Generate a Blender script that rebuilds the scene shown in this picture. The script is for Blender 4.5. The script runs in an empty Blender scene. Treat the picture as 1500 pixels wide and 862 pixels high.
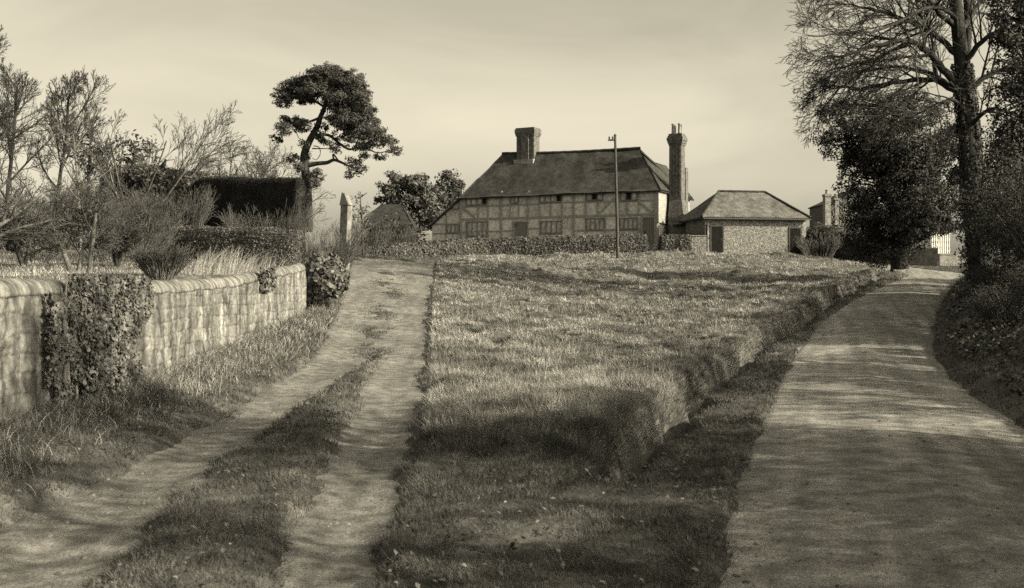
import bpy, bmesh, math, random
import numpy as np
from mathutils import Vector, Matrix, Quaternion

random.seed(11)
rng = np.random.default_rng(11)
R = random.random
PI = math.pi
scn = bpy.context.scene
COL = scn.collection

# ------------------------------------------------------------------ view
F, CX, HY, EYE = 1608.0, 750.0, 425.0, 1.6
SUN_EL, SUN_AZ = 27.0, 24.0          # azimuth: degrees from +X towards the viewer
def P(px, py, Y):
    """point seen at photo position px,py, Y metres away"""
    return Vector(((px - CX) / F * Y, Y, EYE + (HY - py) / F * Y))

def sstep(a, b, x):
    t = np.clip((x - a) / (b - a), 0, 1)
    return t * t * (3 - 2 * t)

# ------------------------------------------------------------------ noise
_perm = np.random.default_rng(3).random((256, 256))
def vnoise(x, y):
    xi = np.floor(x).astype(int); yi = np.floor(y).astype(int)
    fx = x - xi; fy = y - yi
    fx = fx * fx * (3 - 2 * fx); fy = fy * fy * (3 - 2 * fy)
    a = _perm[xi & 255, yi & 255]; b = _perm[(xi + 1) & 255, yi & 255]
    c = _perm[xi & 255, (yi + 1) & 255]; d = _perm[(xi + 1) & 255, (yi + 1) & 255]
    return (a * (1 - fx) + b * fx) * (1 - fy) + (c * (1 - fx) + d * fx) * fy - .5
def fbm(x, y, o=3):
    s = 0; a = 1.
    for k in range(o):
        s = s + a * vnoise(x * 2 ** k + 17.3 * k, y * 2 ** k + 5.7 * k); a *= .5
    return s

# ------------------------------------------------------------------ terrain
class TPS:
    def __init__(self, pts, lam=.02):
        p = np.array(pts, float); self.c = p[:, :2]; n = len(p)
        K = self.U(self.c[:, None], self.c[None]) + lam * np.eye(n)
        Q = np.c_[np.ones(n), self.c]
        A = np.block([[K, Q], [Q.T, np.zeros((3, 3))]])
        s = np.linalg.solve(A, np.r_[p[:, 2], 0, 0, 0]); self.w, self.a = s[:n], s[n:]
    @staticmethod
    def U(a, b):
        r2 = ((a - b) ** 2).sum(-1) / 400.0
        return np.where(r2 > 1e-12, r2 * np.log(np.maximum(r2, 1e-12)), 0)
    def __call__(self, x, y):
        x = np.asarray(x, float); y = np.asarray(y, float)
        s = self.a[0] + self.a[1] * x + self.a[2] * y
        for (cx, cy), w in zip(self.c, self.w):
            r2 = ((x - cx) ** 2 + (y - cy) ** 2) / 400.0
            s = s + w * np.where(r2 > 1e-12, r2 * np.log(np.maximum(r2, 1e-12)), 0)
        return s
def wp(px, py, Y): return tuple(P(px, py, Y))
_right = TPS([(0, -15, 0), (-6, -10, 0), (10, -10, 0), (0, 0, 0), (-5, 0, .1), (7, 0, 0), (-4, 6, .1), (1, 6, 0), (6, 6, 0),
    wp(850, 600, 13.8), wp(850, 500, 26), wp(850, 440, 45), wp(850, 400, 60), wp(900, 375, 77),
    wp(560, 480, 27), wp(575, 430, 35), wp(575, 400, 45), wp(565, 381, 55), (-4.5, 12, .12), (-4.2, 20, .35),
    wp(1300, 620, 13.6), wp(1265, 520, 25), wp(1320, 450, 37), wp(1345, 422, 50), wp(1375, 401, 63),
    wp(1200, 388, 72), wp(1200, 425, 48), wp(660, 382, 62), wp(620, 377, 76), wp(1030, 372, 78), wp(1180, 378, 80),
    (13, 14, 0), (16, 24, .2), (22, 38, 1.1), (34, 64, 2.7), (35, 20, .4), (45, 40, 1.4), (-13, 66, 3.6), (-30, 90, 4.2),
    (0, 90, 4.5), (20, 95, 4.4), (38, 90, 2.9), (60, 90, 3.0), (0, 120, 4.5), (40, 120, 3.2), (-60, 120, 4.5)])
_left = TPS([(-5, -12, .9), (-5, 5, 1.15), (-5, 15, 1.38), (-5.3, 28, 1.85), wp(120, 403, 20), wp(60, 374, 35), wp(230, 407, 17),
    wp(20, 400, 22), (-30, 20, 1.9), (-30, 0, 1.2), (-15, 0, 1.1), wp(420, 385, 36), wp(370, 352, 44), (-20, 60, 3.9), (-40, 70, 4.2),
    (-7.5, 46, 2.7), (-9, 60, 3.4), (-40, 40, 3.0), (-15, 100, 4.4), (-60, 120, 4.5), (-60, 20, 2)])
_WY = [-20, 10, 28, 34, 46, 60, 75]
_WX = [-4.35, -4.78, -5.22, -5.7, -7.15, -9.0, -14]
def wallx(y): return np.interp(y, _WY, _WX)
def base(x, y):
    x = np.asarray(x, float); y = np.asarray(y, float)
    s = x - wallx(y)
    wid = np.interp(y, [28, 36, 60, 75], [.30, 1.6, 3, 6])
    t = sstep(-wid - .08, -.08, s)
    z = _left(x, y) * (1 - t) + _right(x, y) * t
    far = sstep(95, 140, np.hypot(x * 1.2, np.maximum(y, 0))) 
    z = z * (1 - far) + 4.2 * far
    beh = sstep(-12, -40, y)
    return z * (1 - beh)
def hit(px, py):
    Ys = np.geomspace(4, 90, 3000)
    x = (px - CX) / F * Ys; z = EYE + (HY - py) / F * Ys
    g = _right(x, Ys)
    k = np.argmax(z <= g)
    if not (z <= g).any(): k = len(Ys) - 1
    return x[k], Ys[k]
def edge(pix, pre=()):
    q = sorted([hit(*p) for p in pix] + [(b, a) for a, b in pre], key=lambda t: t[1])
    ys = np.array([t[1] for t in q]); xs = np.array([t[0] for t in q])
    return lambda y: np.interp(y, ys, xs)
lane_l = edge([(0, 772), (60, 738), (115, 712), (260, 640), (330, 602), (400, 562), (460, 522), (488, 470), (503, 430), (512, 398), (516, 384)], [(-30, -3.3), (5.9, -3.3)])
lane_r = edge([(553, 862), (575, 760), (592, 700), (610, 620), (619, 560), (625, 480), (632, 420), (637, 386)], [(-30, -.7)])
_tip = hit(556, 520)[1]
strip_l = edge([(150, 840), (250, 735), (330, 672), (400, 622), (470, 572), (512, 548), (552, 520)], [(-30, -2.3)])
strip_r = edge([(372, 862), (440, 742), (480, 662), (510, 612), (528, 578), (538, 550), (558, 520)], [(-30, -1.45)])
road_l = edge([(1040, 862), (1060, 770), (1085, 700), (1110, 640), (1138, 570), (1165, 520), (1200, 475), (1250, 440), (1300, 416), (1338, 401)], [(-30, -9)])
road_r = edge([(1500, 622), (1440, 585), (1395, 550), (1368, 512), (1368, 480), (1382, 440), (1403, 412), (1418, 401)], [(-30, -5.6), (5.9, 4.1)])
ditch_x = edge([(885, 695), (920, 665), (1000, 592), (1050, 550), (1100, 512), (1150, 482), (1190, 458), (1216, 441), (1262, 415), (1288, 404)])
DY0, DY1 = hit(885, 695)[1], hit(1288, 404)[1]

def lane_d(x, y):
    a = np.minimum(x - lane_l(y), strip_l(y) - x); b = np.minimum(x - strip_r(y), lane_r(y) - x)
    c = np.minimum(x - lane_l(y), lane_r(y) - x)
    d = np.where(y < _tip, np.maximum(a, b), c)
    return np.where(y > 57, -1, np.where(y < -2, -1, d))
def road_d(x, y): return np.where(y > 72, -1, np.minimum(x - road_l(y), road_r(y) - x))
def green_amt(x, y):
    return sstep(0, .5, x - lane_r(y)) * sstep(0, .4, np.where((y > DY0) & (y < DY1), ditch_x(y), road_l(y)) - x) * (y < 80)
def ditch_s(x, y): return x - ditch_x(y) - .28 * fbm(y * .7, y * 0 + 3.1, 2) - .14 * vnoise(y * 2.6, y * 0 + 8)
def shape(x, y):
    """ditch, banks: the relief on top of the base"""
    z = 0
    f = sstep(DY0 - 1.2, DY0 + 2.0, y) * (1 - sstep(DY1 - 4, DY1 + 4, y))
    s = ditch_s(x, y)
    big = np.interp(y, [9, 20, 40], [.9, 1.0, 1.15])
    z = z + f * big * (.24 * np.where(s < -.12, np.exp(-np.maximum(-.12 - s, 0) / 1.3), 0) * sstep(-.06, -.38, s)
             - .55 * np.exp(-(s / .2) ** 2) - .10 * np.where(s > 0, np.exp(-np.maximum(s, 0) / .8), 0) * sstep(-.15, .1, s))
    b = x - road_r(y)
    fade = 1 - sstep(58, 72, y)
    z = z + fade * (np.clip(b - .15, 0, 3.2) * .46) * (1 - .15 * sstep(6, 14, b))
    z = z + .18 * sstep(.0, 1.2, lane_l(y) - x) * sstep(-2.6, -.1, x - wallx(y)) * (y < 34) * (x > wallx(y))
    return z
def humm(x, y):
    g = green_amt(x, y)
    near = np.interp(y, [5, 9, 14, 40], [.35, .5, 1, 1.2])
    return g * near * (.16 * fbm(x * 1.1, y * 1.1, 2) + .12 * fbm(x * 2.9, y * 2.9, 2) + np.interp(y, [20, 45], [0, .34]) * fbm(x * .25 + 9, y * .4, 2)) \
        + (1 - g) * (.06 * fbm(x * 1.7, y * 1.7, 2) + .035 * fbm(x * 5, y * 5, 2))
def ruts(x, y):
    w = .5 * (lane_l(y) + strip_l(y)); v = .5 * (strip_r(y) + lane_r(y))
    n = sstep(_tip + 12, _tip - 2, y)
    return -.04 * n * (np.exp(-((x - w) / .38) ** 2) + np.exp(-((x - v) / .34) ** 2)) + .022 * fbm(x * .9, y * 1.5, 3) \
        + .13 * np.interp(y, [14, 26], [.15, 1]) * fbm(x * .15, y * .55 + 2, 3)
def ground(x, y):
    x = np.asarray(x, float); y = np.asarray(y, float)
    dl, dr = lane_d(x, y), road_d(x, y)
    m = np.maximum(sstep(-.16, .2, dl + .16 * fbm(x * 3, y * 3, 3) + .10 * fbm(x * .7, y * .7, 2)), sstep(-.12, .15, dr + .16 * fbm(x * 1.6, y * 1.6, 4)))
    return base(x, y) + shape(x, y) + humm(x, y) * (1 - m) + .025 * (1 - m) + ruts(x, y) * sstep(-1, 0, dl) - .09 * m
def gz(x, y): return float(ground(np.array([x]), np.array([y]))[0])

# ------------------------------------------------------------------ materials
TINT = (1.0, .978, .93)
def nd(nt, typ, **kw):
    n = nt.nodes.new(typ)
    for k, v in kw.items(): setattr(n, k, v)
    return n
def grey(v): return (v * TINT[0], v * TINT[1], v * TINT[2], 1)
def mat(name, lo, hi, scale=4, detail=5, stretch=(1, 1, 1), rough=.9, island=0, bump=0, bscale=30, trans=0, spec=.25, ramp=(.35, .65), extra=None, metal=0, rotz=0):
    """grey-toned surface: noise from lo to hi, optionally varied by mesh island"""
    m = bpy.data.materials.new(name); m.use_nodes = True; nt = m.node_tree
    b = nt.nodes['Principled BSDF']; out = nt.nodes['Material Output']
    b.inputs['Roughness'].default_value = rough; b.inputs['Specular IOR Level'].default_value = spec; b.inputs['Metallic'].default_value = metal
    tc = nd(nt, 'ShaderNodeTexCoord'); mp = nd(nt, 'ShaderNodeMapping'); mp.vector_type = 'TEXTURE'; mp.inputs['Scale'].default_value = tuple(1 / q for q in stretch); mp.inputs['Rotation'].default_value = (0, 0, -rotz)
    nt.links.new(tc.outputs['Object'], mp.inputs['Vector'])
    nz = nd(nt, 'ShaderNodeTexNoise'); nz.inputs['Scale'].default_value = scale; nz.inputs['Detail'].default_value = detail
    nt.links.new(mp.outputs[0], nz.inputs['Vector'])
    cr = nd(nt, 'ShaderNodeValToRGB'); cr.color_ramp.elements[0].position = ramp[0]; cr.color_ramp.elements[1].position = ramp[1]
    cr.color_ramp.elements[0].color = grey(lo); cr.color_ramp.elements[1].color = grey(hi)
    nt.links.new(nz.outputs['Fac'], cr.inputs[0]); c = cr.outputs[0]
    if island:
        g = nd(nt, 'ShaderNodeNewGeometry'); mr = nd(nt, 'ShaderNodeMapRange')
        mr.inputs['To Min'].default_value = 1 - island; mr.inputs['To Max'].default_value = 1 + island
        nt.links.new(g.outputs['Random Per Island'], mr.inputs['Value'])
        mx = nd(nt, 'ShaderNodeMix', data_type='RGBA', blend_type='MULTIPLY'); mx.inputs['Factor'].default_value = 1
        nt.links.new(c, mx.inputs['A']); nt.links.new(mr.outputs[0], mx.inputs['B']); c = mx.outputs['Result']
    if extra: c = extra(nt, c, mp)
    nt.links.new(c, b.inputs['Base Color'])
    if bump:
        bz = nd(nt, 'ShaderNodeTexNoise'); bz.inputs['Scale'].default_value = bscale; bz.inputs['Detail'].default_value = 6
        nt.links.new(mp.outputs[0], bz.inputs['Vector'])
        bp = nd(nt, 'ShaderNodeBump'); bp.inputs['Strength'].default_value = 1; bp.inputs['Distance'].default_value = bump
        nt.links.new(bz.outputs['Fac'], bp.inputs['Height']); nt.links.new(bp.outputs[0], b.inputs['Normal'])
    if trans:
        t = nd(nt, 'ShaderNodeBsdfTranslucent'); nt.links.new(c, t.inputs['Color'])
        ms = nd(nt, 'ShaderNodeMixShader'); ms.inputs[0].default_value = trans
        nt.links.new(b.outputs[0], ms.inputs[1]); nt.links.new(t.outputs[0], ms.inputs[2]); nt.links.new(ms.outputs[0], out.inputs['Surface'])
    return m
def mult_noise(scale, lo, hi, stretch=(1, 1, 1), ramp=(.4, .6), detail=4, rotz=0):
    def f(nt, c, mp):
        tc = nd(nt, 'ShaderNodeTexCoord'); m2 = nd(nt, 'ShaderNodeMapping'); m2.vector_type = 'TEXTURE'; m2.inputs['Scale'].default_value = tuple(1 / q for q in stretch); m2.inputs['Rotation'].default_value = (0, 0, -rotz)
        nt.links.new(tc.outputs['Object'], m2.inputs['Vector'])
        n = nd(nt, 'ShaderNodeTexNoise'); n.inputs['Scale'].default_value = scale; n.inputs['Detail'].default_value = detail
        nt.links.new(m2.outputs[0], n.inputs['Vector'])
        r = nd(nt, 'ShaderNodeValToRGB'); r.color_ramp.elements[0].position, r.color_ramp.elements[1].position = ramp
        r.color_ramp.elements[0].color = (lo, lo, lo, 1); r.color_ramp.elements[1].color = (hi, hi, hi, 1)
        nt.links.new(n.outputs['Fac'], r.inputs[0])
        mx = nd(nt, 'ShaderNodeMix', data_type='RGBA', blend_type='MULTIPLY'); mx.inputs['Factor'].default_value = 1
        nt.links.new(c, mx.inputs['A']); nt.links.new(r.outputs[0], mx.inputs['B']); return mx.outputs['Result']
    return f
def attr_mult(name):
    def f(nt, c, mp):
        a = nd(nt, 'ShaderNodeAttribute'); a.attribute_name = name
        mx = nd(nt, 'ShaderNodeMix', data_type='RGBA', blend_type='MULTIPLY'); mx.inputs['Factor'].default_value = 1
        nt.links.new(c, mx.inputs['A']); nt.links.new(a.outputs['Fac'], mx.inputs['B']); return mx.outputs['Result']
    return f
def chain(*fs):
    def f(nt, c, mp):
        for g in fs: c = g(nt, c, mp)
        return c
    return f
M = dict(
    soil=mat('turf_soil', .045, .12, 2.5, 8, bump=.03, bscale=14, extra=mult_noise(.5, .7, 1.25)),
    dirt=mat('pale_dirt', .10, .21, 6, 9, bump=.014, bscale=34, extra=chain(mult_noise(55, .7, 1.15, ramp=(.35, .6)), mult_noise(.6, .8, 1.15), mult_noise(1.2, .85, 1.1, stretch=(2.4, .15, 1)))),
    road=mat('road_gravel', .16, .29, 3, 10, bump=.014, bscale=36, extra=chain(mult_noise(60, .6, 1.2, ramp=(.36, .6)), mult_noise(1.0, .78, 1.15, stretch=(2.6, .12, 1), rotz=.27), mult_noise(7, .82, 1.1))),
    grass=mat('rough_grass_blades', .12, .40, .55, 6, island=.36, trans=.3, stretch=(1,1.6,1), extra=mult_noise(2.6, .6, 1.2), ramp=(.36, .62)),
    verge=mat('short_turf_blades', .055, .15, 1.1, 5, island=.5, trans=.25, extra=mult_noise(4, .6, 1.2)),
    straw=mat('dry_straw', .20, .40, 2, 3, island=.4, trans=.3),
    litter=mat('fallen_leaf', .09, .20, 3, 2, island=.5),
    wall=mat('weathered_limewashed_stone', .09, .25, 3.0, 10, stretch=(1, 1, .6), bump=.025, bscale=20, extra=chain(attr_mult('tone'), mult_noise(2.6, .58, 1.12, stretch=(1, 2.4, .2), ramp=(.38, .56), detail=6), mult_noise(9, .7, 1.1, stretch=(1, 1.6, .12), ramp=(.38, .6), detail=5), mult_noise(11, .75, 1.1, ramp=(.36, .58)))),
    coping=mat('weathered_mortar_coping', .11, .24, 5, 10, stretch=(.6, 1.6, .6), bump=.03, bscale=14, extra=chain(mult_noise(2.6, .5, 1.1, stretch=(.3, 2.4, .3), ramp=(.38, .56), detail=6), mult_noise(12, .7, 1.1, ramp=(.36, .58)))),
    ivy=mat('ivy_leaf', .04, .12, 6, 2, island=.6, rough=.62, spec=.2),
    weed=mat('broad_weed', .05, .12, 3, 3, island=.4, trans=.15),
    stem=mat('ivy_stem', .10, .2, 8),
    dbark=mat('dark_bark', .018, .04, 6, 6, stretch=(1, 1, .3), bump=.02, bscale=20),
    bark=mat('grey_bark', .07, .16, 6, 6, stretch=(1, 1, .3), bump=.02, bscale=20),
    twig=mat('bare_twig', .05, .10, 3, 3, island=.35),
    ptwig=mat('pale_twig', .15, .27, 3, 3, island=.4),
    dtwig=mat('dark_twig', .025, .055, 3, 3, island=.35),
    pine=mat('pine_needles', .035, .08, 1.5, 3, island=.4, trans=.12),
    yew=mat('yew_needles', .028, .062, 1.5, 3, island=.5, trans=.1),
    ever=mat('evergreen_leaf', .04, .10, .9, 3, island=.5, rough=.7, spec=.25, trans=.1),
    shrubleaf=mat('dull_shrub_leaf', .025, .065, 2, 3, island=.5, rough=.85, spec=.15),
    hedge=mat('clipped_hedge_leaf', .05, .13, 1.6, 4, island=.5, trans=.12),
    dhedge=mat('dark_yew_hedge_leaf', .009, .020, 2, 4, island=.5),
    core=mat('hedge_inner_twigs', .018, .04, 8, 4),
    plaster=mat('stained_nogging', .33, .55, 5, 8, bump=.01, bscale=40, extra=chain(mult_noise(16, .72, 1.1, ramp=(.35, .6)), mult_noise(.6, .8, 1.12)), ramp=(.33, .62)),
    tilehung=mat('pale_hung_tiles', .20, .30, 6, 5, bump=.006, bscale=30, extra=mult_noise(18, .85, 1.1, stretch=(.4, .4, 2))),
    oak=mat('weathered_oak', .16, .26, 5, 6, stretch=(2, 2, 1)),
    dwood=mat('dark_wood', .03, .06, 5, 6, stretch=(3, 3, 1)),
    frame=mat('window_oak', .10, .16, 5, 6),
    door=mat('plank_door', .10, .16, 3, 5, stretch=(6, 6, .5)),
    ddoor=mat('tarred_door', .008, .016, 3, 5, stretch=(6, 6, .5), spec=.03),
    glass=mat('old_glass', .26, .50, 3, 3, rough=.3, spec=.6, extra=mult_noise(14, .6, 1.2)),
    open_shade=mat('open_casement_shade', .008, .014, 3, 2),  # near-black colour stands in for the unlit room behind open casements
    tiles=mat('old_clay_tiles', .022, .042, 2.2, 7, bump=.03, bscale=14, extra=chain(mult_noise(9, .65, 1.3, ramp=(.35, .62)), mult_noise(.5, .85, 1.2))),
    btiles=mat('lichened_clay_tiles', .065, .12, 2.4, 7, bump=.03, bscale=14, extra=chain(mult_noise(9, .65, 1.25, ramp=(.35, .62)), mult_noise(.7, .85, 1.15))),
    brick=mat('sooty_brick', .06, .12, 4, 5, bump=.012, bscale=18, extra=mult_noise(7, .7, 1.25, stretch=(1, 1, 3))),
    pbrick=mat('weathered_brick', .14, .26, 4, 5, bump=.012, bscale=18, extra=mult_noise(7, .7, 1.25, stretch=(1, 1, 3))),
    pot=mat('clay_pot', .16, .24, 6),
    flint=mat('knapped_flint', .07, .22, 9, 5, bump=.04, bscale=9, extra=mult_noise(14, .55, 1.25, ramp=(.38, .58))),
    stone=mat('grey_stone', .10, .22, 4, 6, bump=.015, bscale=18),
    pole=mat('tarred_pole', .035, .07, 5, 4, stretch=(3, 3, .4)),
    iron=mat('dark_iron', .03, .05, 8, rough=.5),
    white=mat('white_painted_boards', .66, .80, 4, 4),
    creeper=mat('creeper_stems', .09, .22, 4, 4, island=.4),
    post=mat('weathered_post', .16, .28, 4, 6, stretch=(2, 2, .5)),
    dthatch=mat('dark_barn_roof', .014, .03, 3, 6, bump=.02),
    bird=mat('black_feathers', .015, .03, 8),
)

# ------------------------------------------------------------------ object helpers
def np_mesh(name, V, faces_list):
    """faces_list: arrays (n,k) of vertex indices"""
    me = bpy.data.meshes.new(name)
    V = np.asarray(V, np.float32); me.vertices.add(len(V)); me.vertices.foreach_set('co', V.ravel())
    tot = [np.full(len(f), f.shape[1], np.int32) for f in faces_list]
    lv = np.concatenate([f.ravel() for f in faces_list]).astype(np.int32); lt = np.concatenate(tot)
    ls = np.r_[0, np.cumsum(lt)[:-1]].astype(np.int32)
    me.loops.add(len(lv)); me.loops.foreach_set('vertex_index', lv)
    me.polygons.add(len(lt)); me.polygons.foreach_set('loop_start', ls); me.polygons.foreach_set('loop_total', lt)
    me.update(calc_edges=True); return me
def link(name, me, m, parent=None, smooth=False, loc=None):
    o = bpy.data.objects.new(name, me); COL.objects.link(o)
    if m is not None and len(me.materials) == 0: me.materials.append(m)
    if smooth: me.polygons.foreach_set('use_smooth', np.ones(len(me.polygons), bool))
    if parent: o.parent = parent
    if loc is not None: o.location = loc
    return o
def tag(o, label=None, cat=None, group=None, kind=None):
    if label: o['label'] = label
    if cat: o['category'] = cat
    if group: o['group'] = group
    if kind: o['kind'] = kind
    return o
def thing(name, label, cat, loc=(0, 0, 0), group=None, rz=0):
    o = bpy.data.objects.new(name, None); COL.objects.link(o); o.location = loc; o.rotation_euler = (0, 0, rz); o.empty_display_size = .3
    return tag(o, label, cat, group)
def dup(root, loc, rz=0, sc=1, label=None):
    r = root.copy(); COL.objects.link(r); r.location = loc; r.rotation_euler = (0, 0, rz); r.scale = (sc, sc, sc)
    if label: r['label'] = label
    for ch in list(root.children):
        c = ch.copy(); COL.objects.link(c); c.parent = r
        for g in list(ch.children):
            d = g.copy(); COL.objects.link(d); d.parent = c
    return r
class MB:
    def __init__(s): s.v = []; s.f = []
    def add(s, vs, fs):
        b = len(s.v); s.v += [tuple(v) for v in vs]; s.f += [tuple(i + b for i in f) for f in fs]; return s
    def hexa(s, a):  # 8 corners: bottom 4, top 4
        return s.add(a, [(0, 3, 2, 1), (4, 5, 6, 7), (0, 1, 5, 4), (1, 2, 6, 5), (2, 3, 7, 6), (3, 0, 4, 7)])
    def box(s, x0, x1, y0, y1, z0, z1, fr=None):
        a = [(x0, y0, z0), (x1, y0, z0), (x1, y1, z0), (x0, y1, z0), (x0, y0, z1), (x1, y0, z1), (x1, y1, z1), (x0, y1, z1)]
        return s.hexa([fr(*p) for p in a] if fr else a)
    def prism(s, ring, top):
        n = len(ring); return s.add(list(ring) + list(top), [tuple(range(n))[::-1], tuple(range(n, 2 * n))] + [(i, (i + 1) % n, n + (i + 1) % n, n + i) for i in range(n)])
    def lathe(s, c, prof, n=14):
        c = Vector(c); vs = []; fs = []
        for r, z in prof:
            for k in range(n): vs.append(c + Vector((r * math.cos(2 * PI * k / n), r * math.sin(2 * PI * k / n), z)))
        for i in range(len(prof) - 1):
            for k in range(n): fs.append((i * n + k, i * n + (k + 1) % n, (i + 1) * n + (k + 1) % n, (i + 1) * n + k))
        fs.append(tuple(range(n))[::-1]); fs.append(tuple(range((len(prof) - 1) * n, len(prof) * n)))
        return s.add(vs, fs)
    def build(s, name, m, parent=None, smooth=False, bevel=0, jit=0):
        bm = bmesh.new(); vs = [bm.verts.new(v) for v in s.v]
        for f in s.f: bm.faces.new([vs[i] for i in f])
        bmesh.ops.recalc_face_normals(bm, faces=bm.faces)
        if bevel: bmesh.ops.bevel(bm, geom=list(bm.edges), offset=bevel, segments=1, affect='EDGES')
        if jit:
            for v in bm.verts: v.co += Vector((R() - .5, R() - .5, R() - .5)) * jit
        me = bpy.data.meshes.new(name); bm.to_mesh(me); bm.free()
        return link(name, me, m, parent, smooth)

def tubes(polys, sides):
    """polys: list of (points, radii) -> verts, quads"""
    by = {}
    for p, r in polys: by.setdefault(len(p), []).append((p, r))
    V = []; Q = []; off = 0
    for n, lst in by.items():
        pts = np.array([[tuple(v) for v in p] for p, r in lst]); rad = np.array([r for p, r in lst])
        t = np.gradient(pts, axis=1); t /= np.linalg.norm(t, axis=2, keepdims=True) + 1e-9
        mean = t.mean(1); ref = np.where(np.abs(mean[:, 2:3]) < .8, [[0, 0, 1.]], [[1., 0, 0]])[:, None]
        a = np.cross(t, np.broadcast_to(ref, t.shape)); a /= np.linalg.norm(a, axis=2, keepdims=True) + 1e-9
        b = np.cross(t, a)
        an = np.arange(sides) * 2 * PI / sides
        ring = pts[:, :, None] + rad[:, :, None, None] * (np.cos(an)[None, None, :, None] * a[:, :, None] + np.sin(an)[None, None, :, None] * b[:, :, None])
        m = len(lst); V.append(ring.reshape(-1, 3))
        idx = off + np.arange(m * n * sides).reshape(m, n, sides)
        q = np.stack([idx[:, :-1], np.roll(idx, -1, 2)[:, :-1], np.roll(idx, -1, 2)[:, 1:], idx[:, 1:]], -1)
        Q.append(q.reshape(-1, 4)); off += m * n * sides
    return np.concatenate(V), np.concatenate(Q)
def tube_obj(name, polys, sides, m, parent, smooth=True):
    V, Q = tubes(polys, sides); return link(name, np_mesh(name, V, [Q]), m, parent, smooth)
def rv(): return Vector((R() - .5, R() - .5, R() - .5)) * 2
def grow(out, p, d, L, r, lv, S):
    n = S['seg'][lv]; pts = [p.copy()]; rad = [r]; tp = S['taper'][lv]; d = d.copy()
    for i in range(n):
        d = (d + rv() * S['wan'][lv] + Vector((0, 0, S['trop'][lv]))).normalized()
        p = p + d * (L / n); pts.append(p); rad.append(max(S['rmin'], r * (1 - (1 - tp) * (i + 1) / n)))
    out.setdefault(lv, []).append((pts, rad)); sprout(out, pts, rad, L, lv, S)
def sprout(out, pts, rad, L, lv, S):
    if lv + 1 >= len(S['seg']): return
    n = len(pts) - 1; k = max(1, int(round(S['n'][lv] * (.8 + .4 * R())))); az = R() * 6.28
    for j in range(k):
        t = S['t0'][lv] + (1 - S['t0'][lv]) * (j + R()) / k; i = min(int(t * n), n - 1); f = t * n - i
        q = pts[i].lerp(pts[i + 1], f); dd = (pts[i + 1] - pts[i]).normalized(); rr = rad[i] * (1 - f) + rad[i + 1] * f
        az += 2.4 + (R() - .5); a = dd.orthogonal().normalized(); a.rotate(Quaternion(dd, az))
        an = math.radians(S['ang'][lv]) * (.65 + .7 * R()); nd_ = dd * math.cos(an) + a * math.sin(an)
        cl = L * S['ratio'][lv] * (1.2 - .75 * t) * (.7 + .6 * R())
        grow(out, q, nd_, cl, max(S['rmin'], min(rr * .8, rr * S['rr'][lv])), lv + 1, S)
def spec(n, ratio, ang, seg, wan, trop, taper=None, t0=None, rr=None, rmin=.006):
    k = len(seg)
    return dict(n=n, ratio=ratio, ang=ang, seg=seg, wan=wan, trop=trop, taper=taper or [.45] * k, t0=t0 or [.3] * k, rr=rr or [.62] * k, rmin=rmin)

def cards(cen, nrm, size, rnd=.6, aspect=.6, bend=.0):
    """leaf faces (diamonds) at cen, facing nrm with random tilt"""
    n = len(cen); cen = np.asarray(cen); nrm = np.asarray(nrm) + rng.normal(0, rnd, (n, 3)); nrm /= np.linalg.norm(nrm, axis=1, keepdims=True) + 1e-9
    a = np.cross(nrm, rng.normal(0, 1, (n, 3))); a /= np.linalg.norm(a, axis=1, keepdims=True) + 1e-9; b = np.cross(nrm, a)
    s = (size * (.6 + .8 * rng.random(n)))[:, None] if np.ndim(size) == 0 else (size * (.6 + .8 * rng.random(n)))[:, None]
    V = np.stack([cen - a * s, cen - b * s * aspect + nrm * s * bend, cen + a * s, cen + b * s * aspect + nrm * s * bend], 1)
    return V.reshape(-1, 3), np.arange(4 * n).reshape(n, 4)
def join(parts):
    V = []; Fc = []; o = 0
    for v, fs in parts:
        V.append(v); Fc += [f + o for f in fs]; o += len(v)
    return np.concatenate(V), Fc
def ball(n): 
    d = rng.normal(0, 1, (n, 3)); return d / np.linalg.norm(d, axis=1, keepdims=True)
def clump_cloud(ells, per_m3, leaf, sub=.45, hollow=.55, flat=.75, aspect=.5, fill=.55):
    """leafy mass: ellipsoids (centre, radii) filled by sub-clumps of leaves"""
    C = []; N = []
    for c, r in ells:
        c = np.array(c); r = np.array(r); vol = 4.19 * np.prod(r)
        m = max(6, int(vol / (sub ** 3) * fill))
        d = ball(m); rad = (hollow + (1 - hollow) * rng.random(m) ** .6)[:, None]
        sc = c + d * r * rad
        k = max(4, int(per_m3 * sub ** 3))
        q = ball(m * k).reshape(m, k, 3) * (rng.random((m, k, 1)) ** .45) * sub * np.array([1, 1, flat]) * (.6 + .7 * rng.random((m, 1, 1)))
        C.append((sc[:, None] + q).reshape(-1, 3)); N.append((q / sub + d[:, None] * .5 + np.array([0, 0, .3])).reshape(-1, 3))
    C = np.concatenate(C); N = np.concatenate(N)
    return cards(C, N, leaf, .7, aspect)

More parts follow.
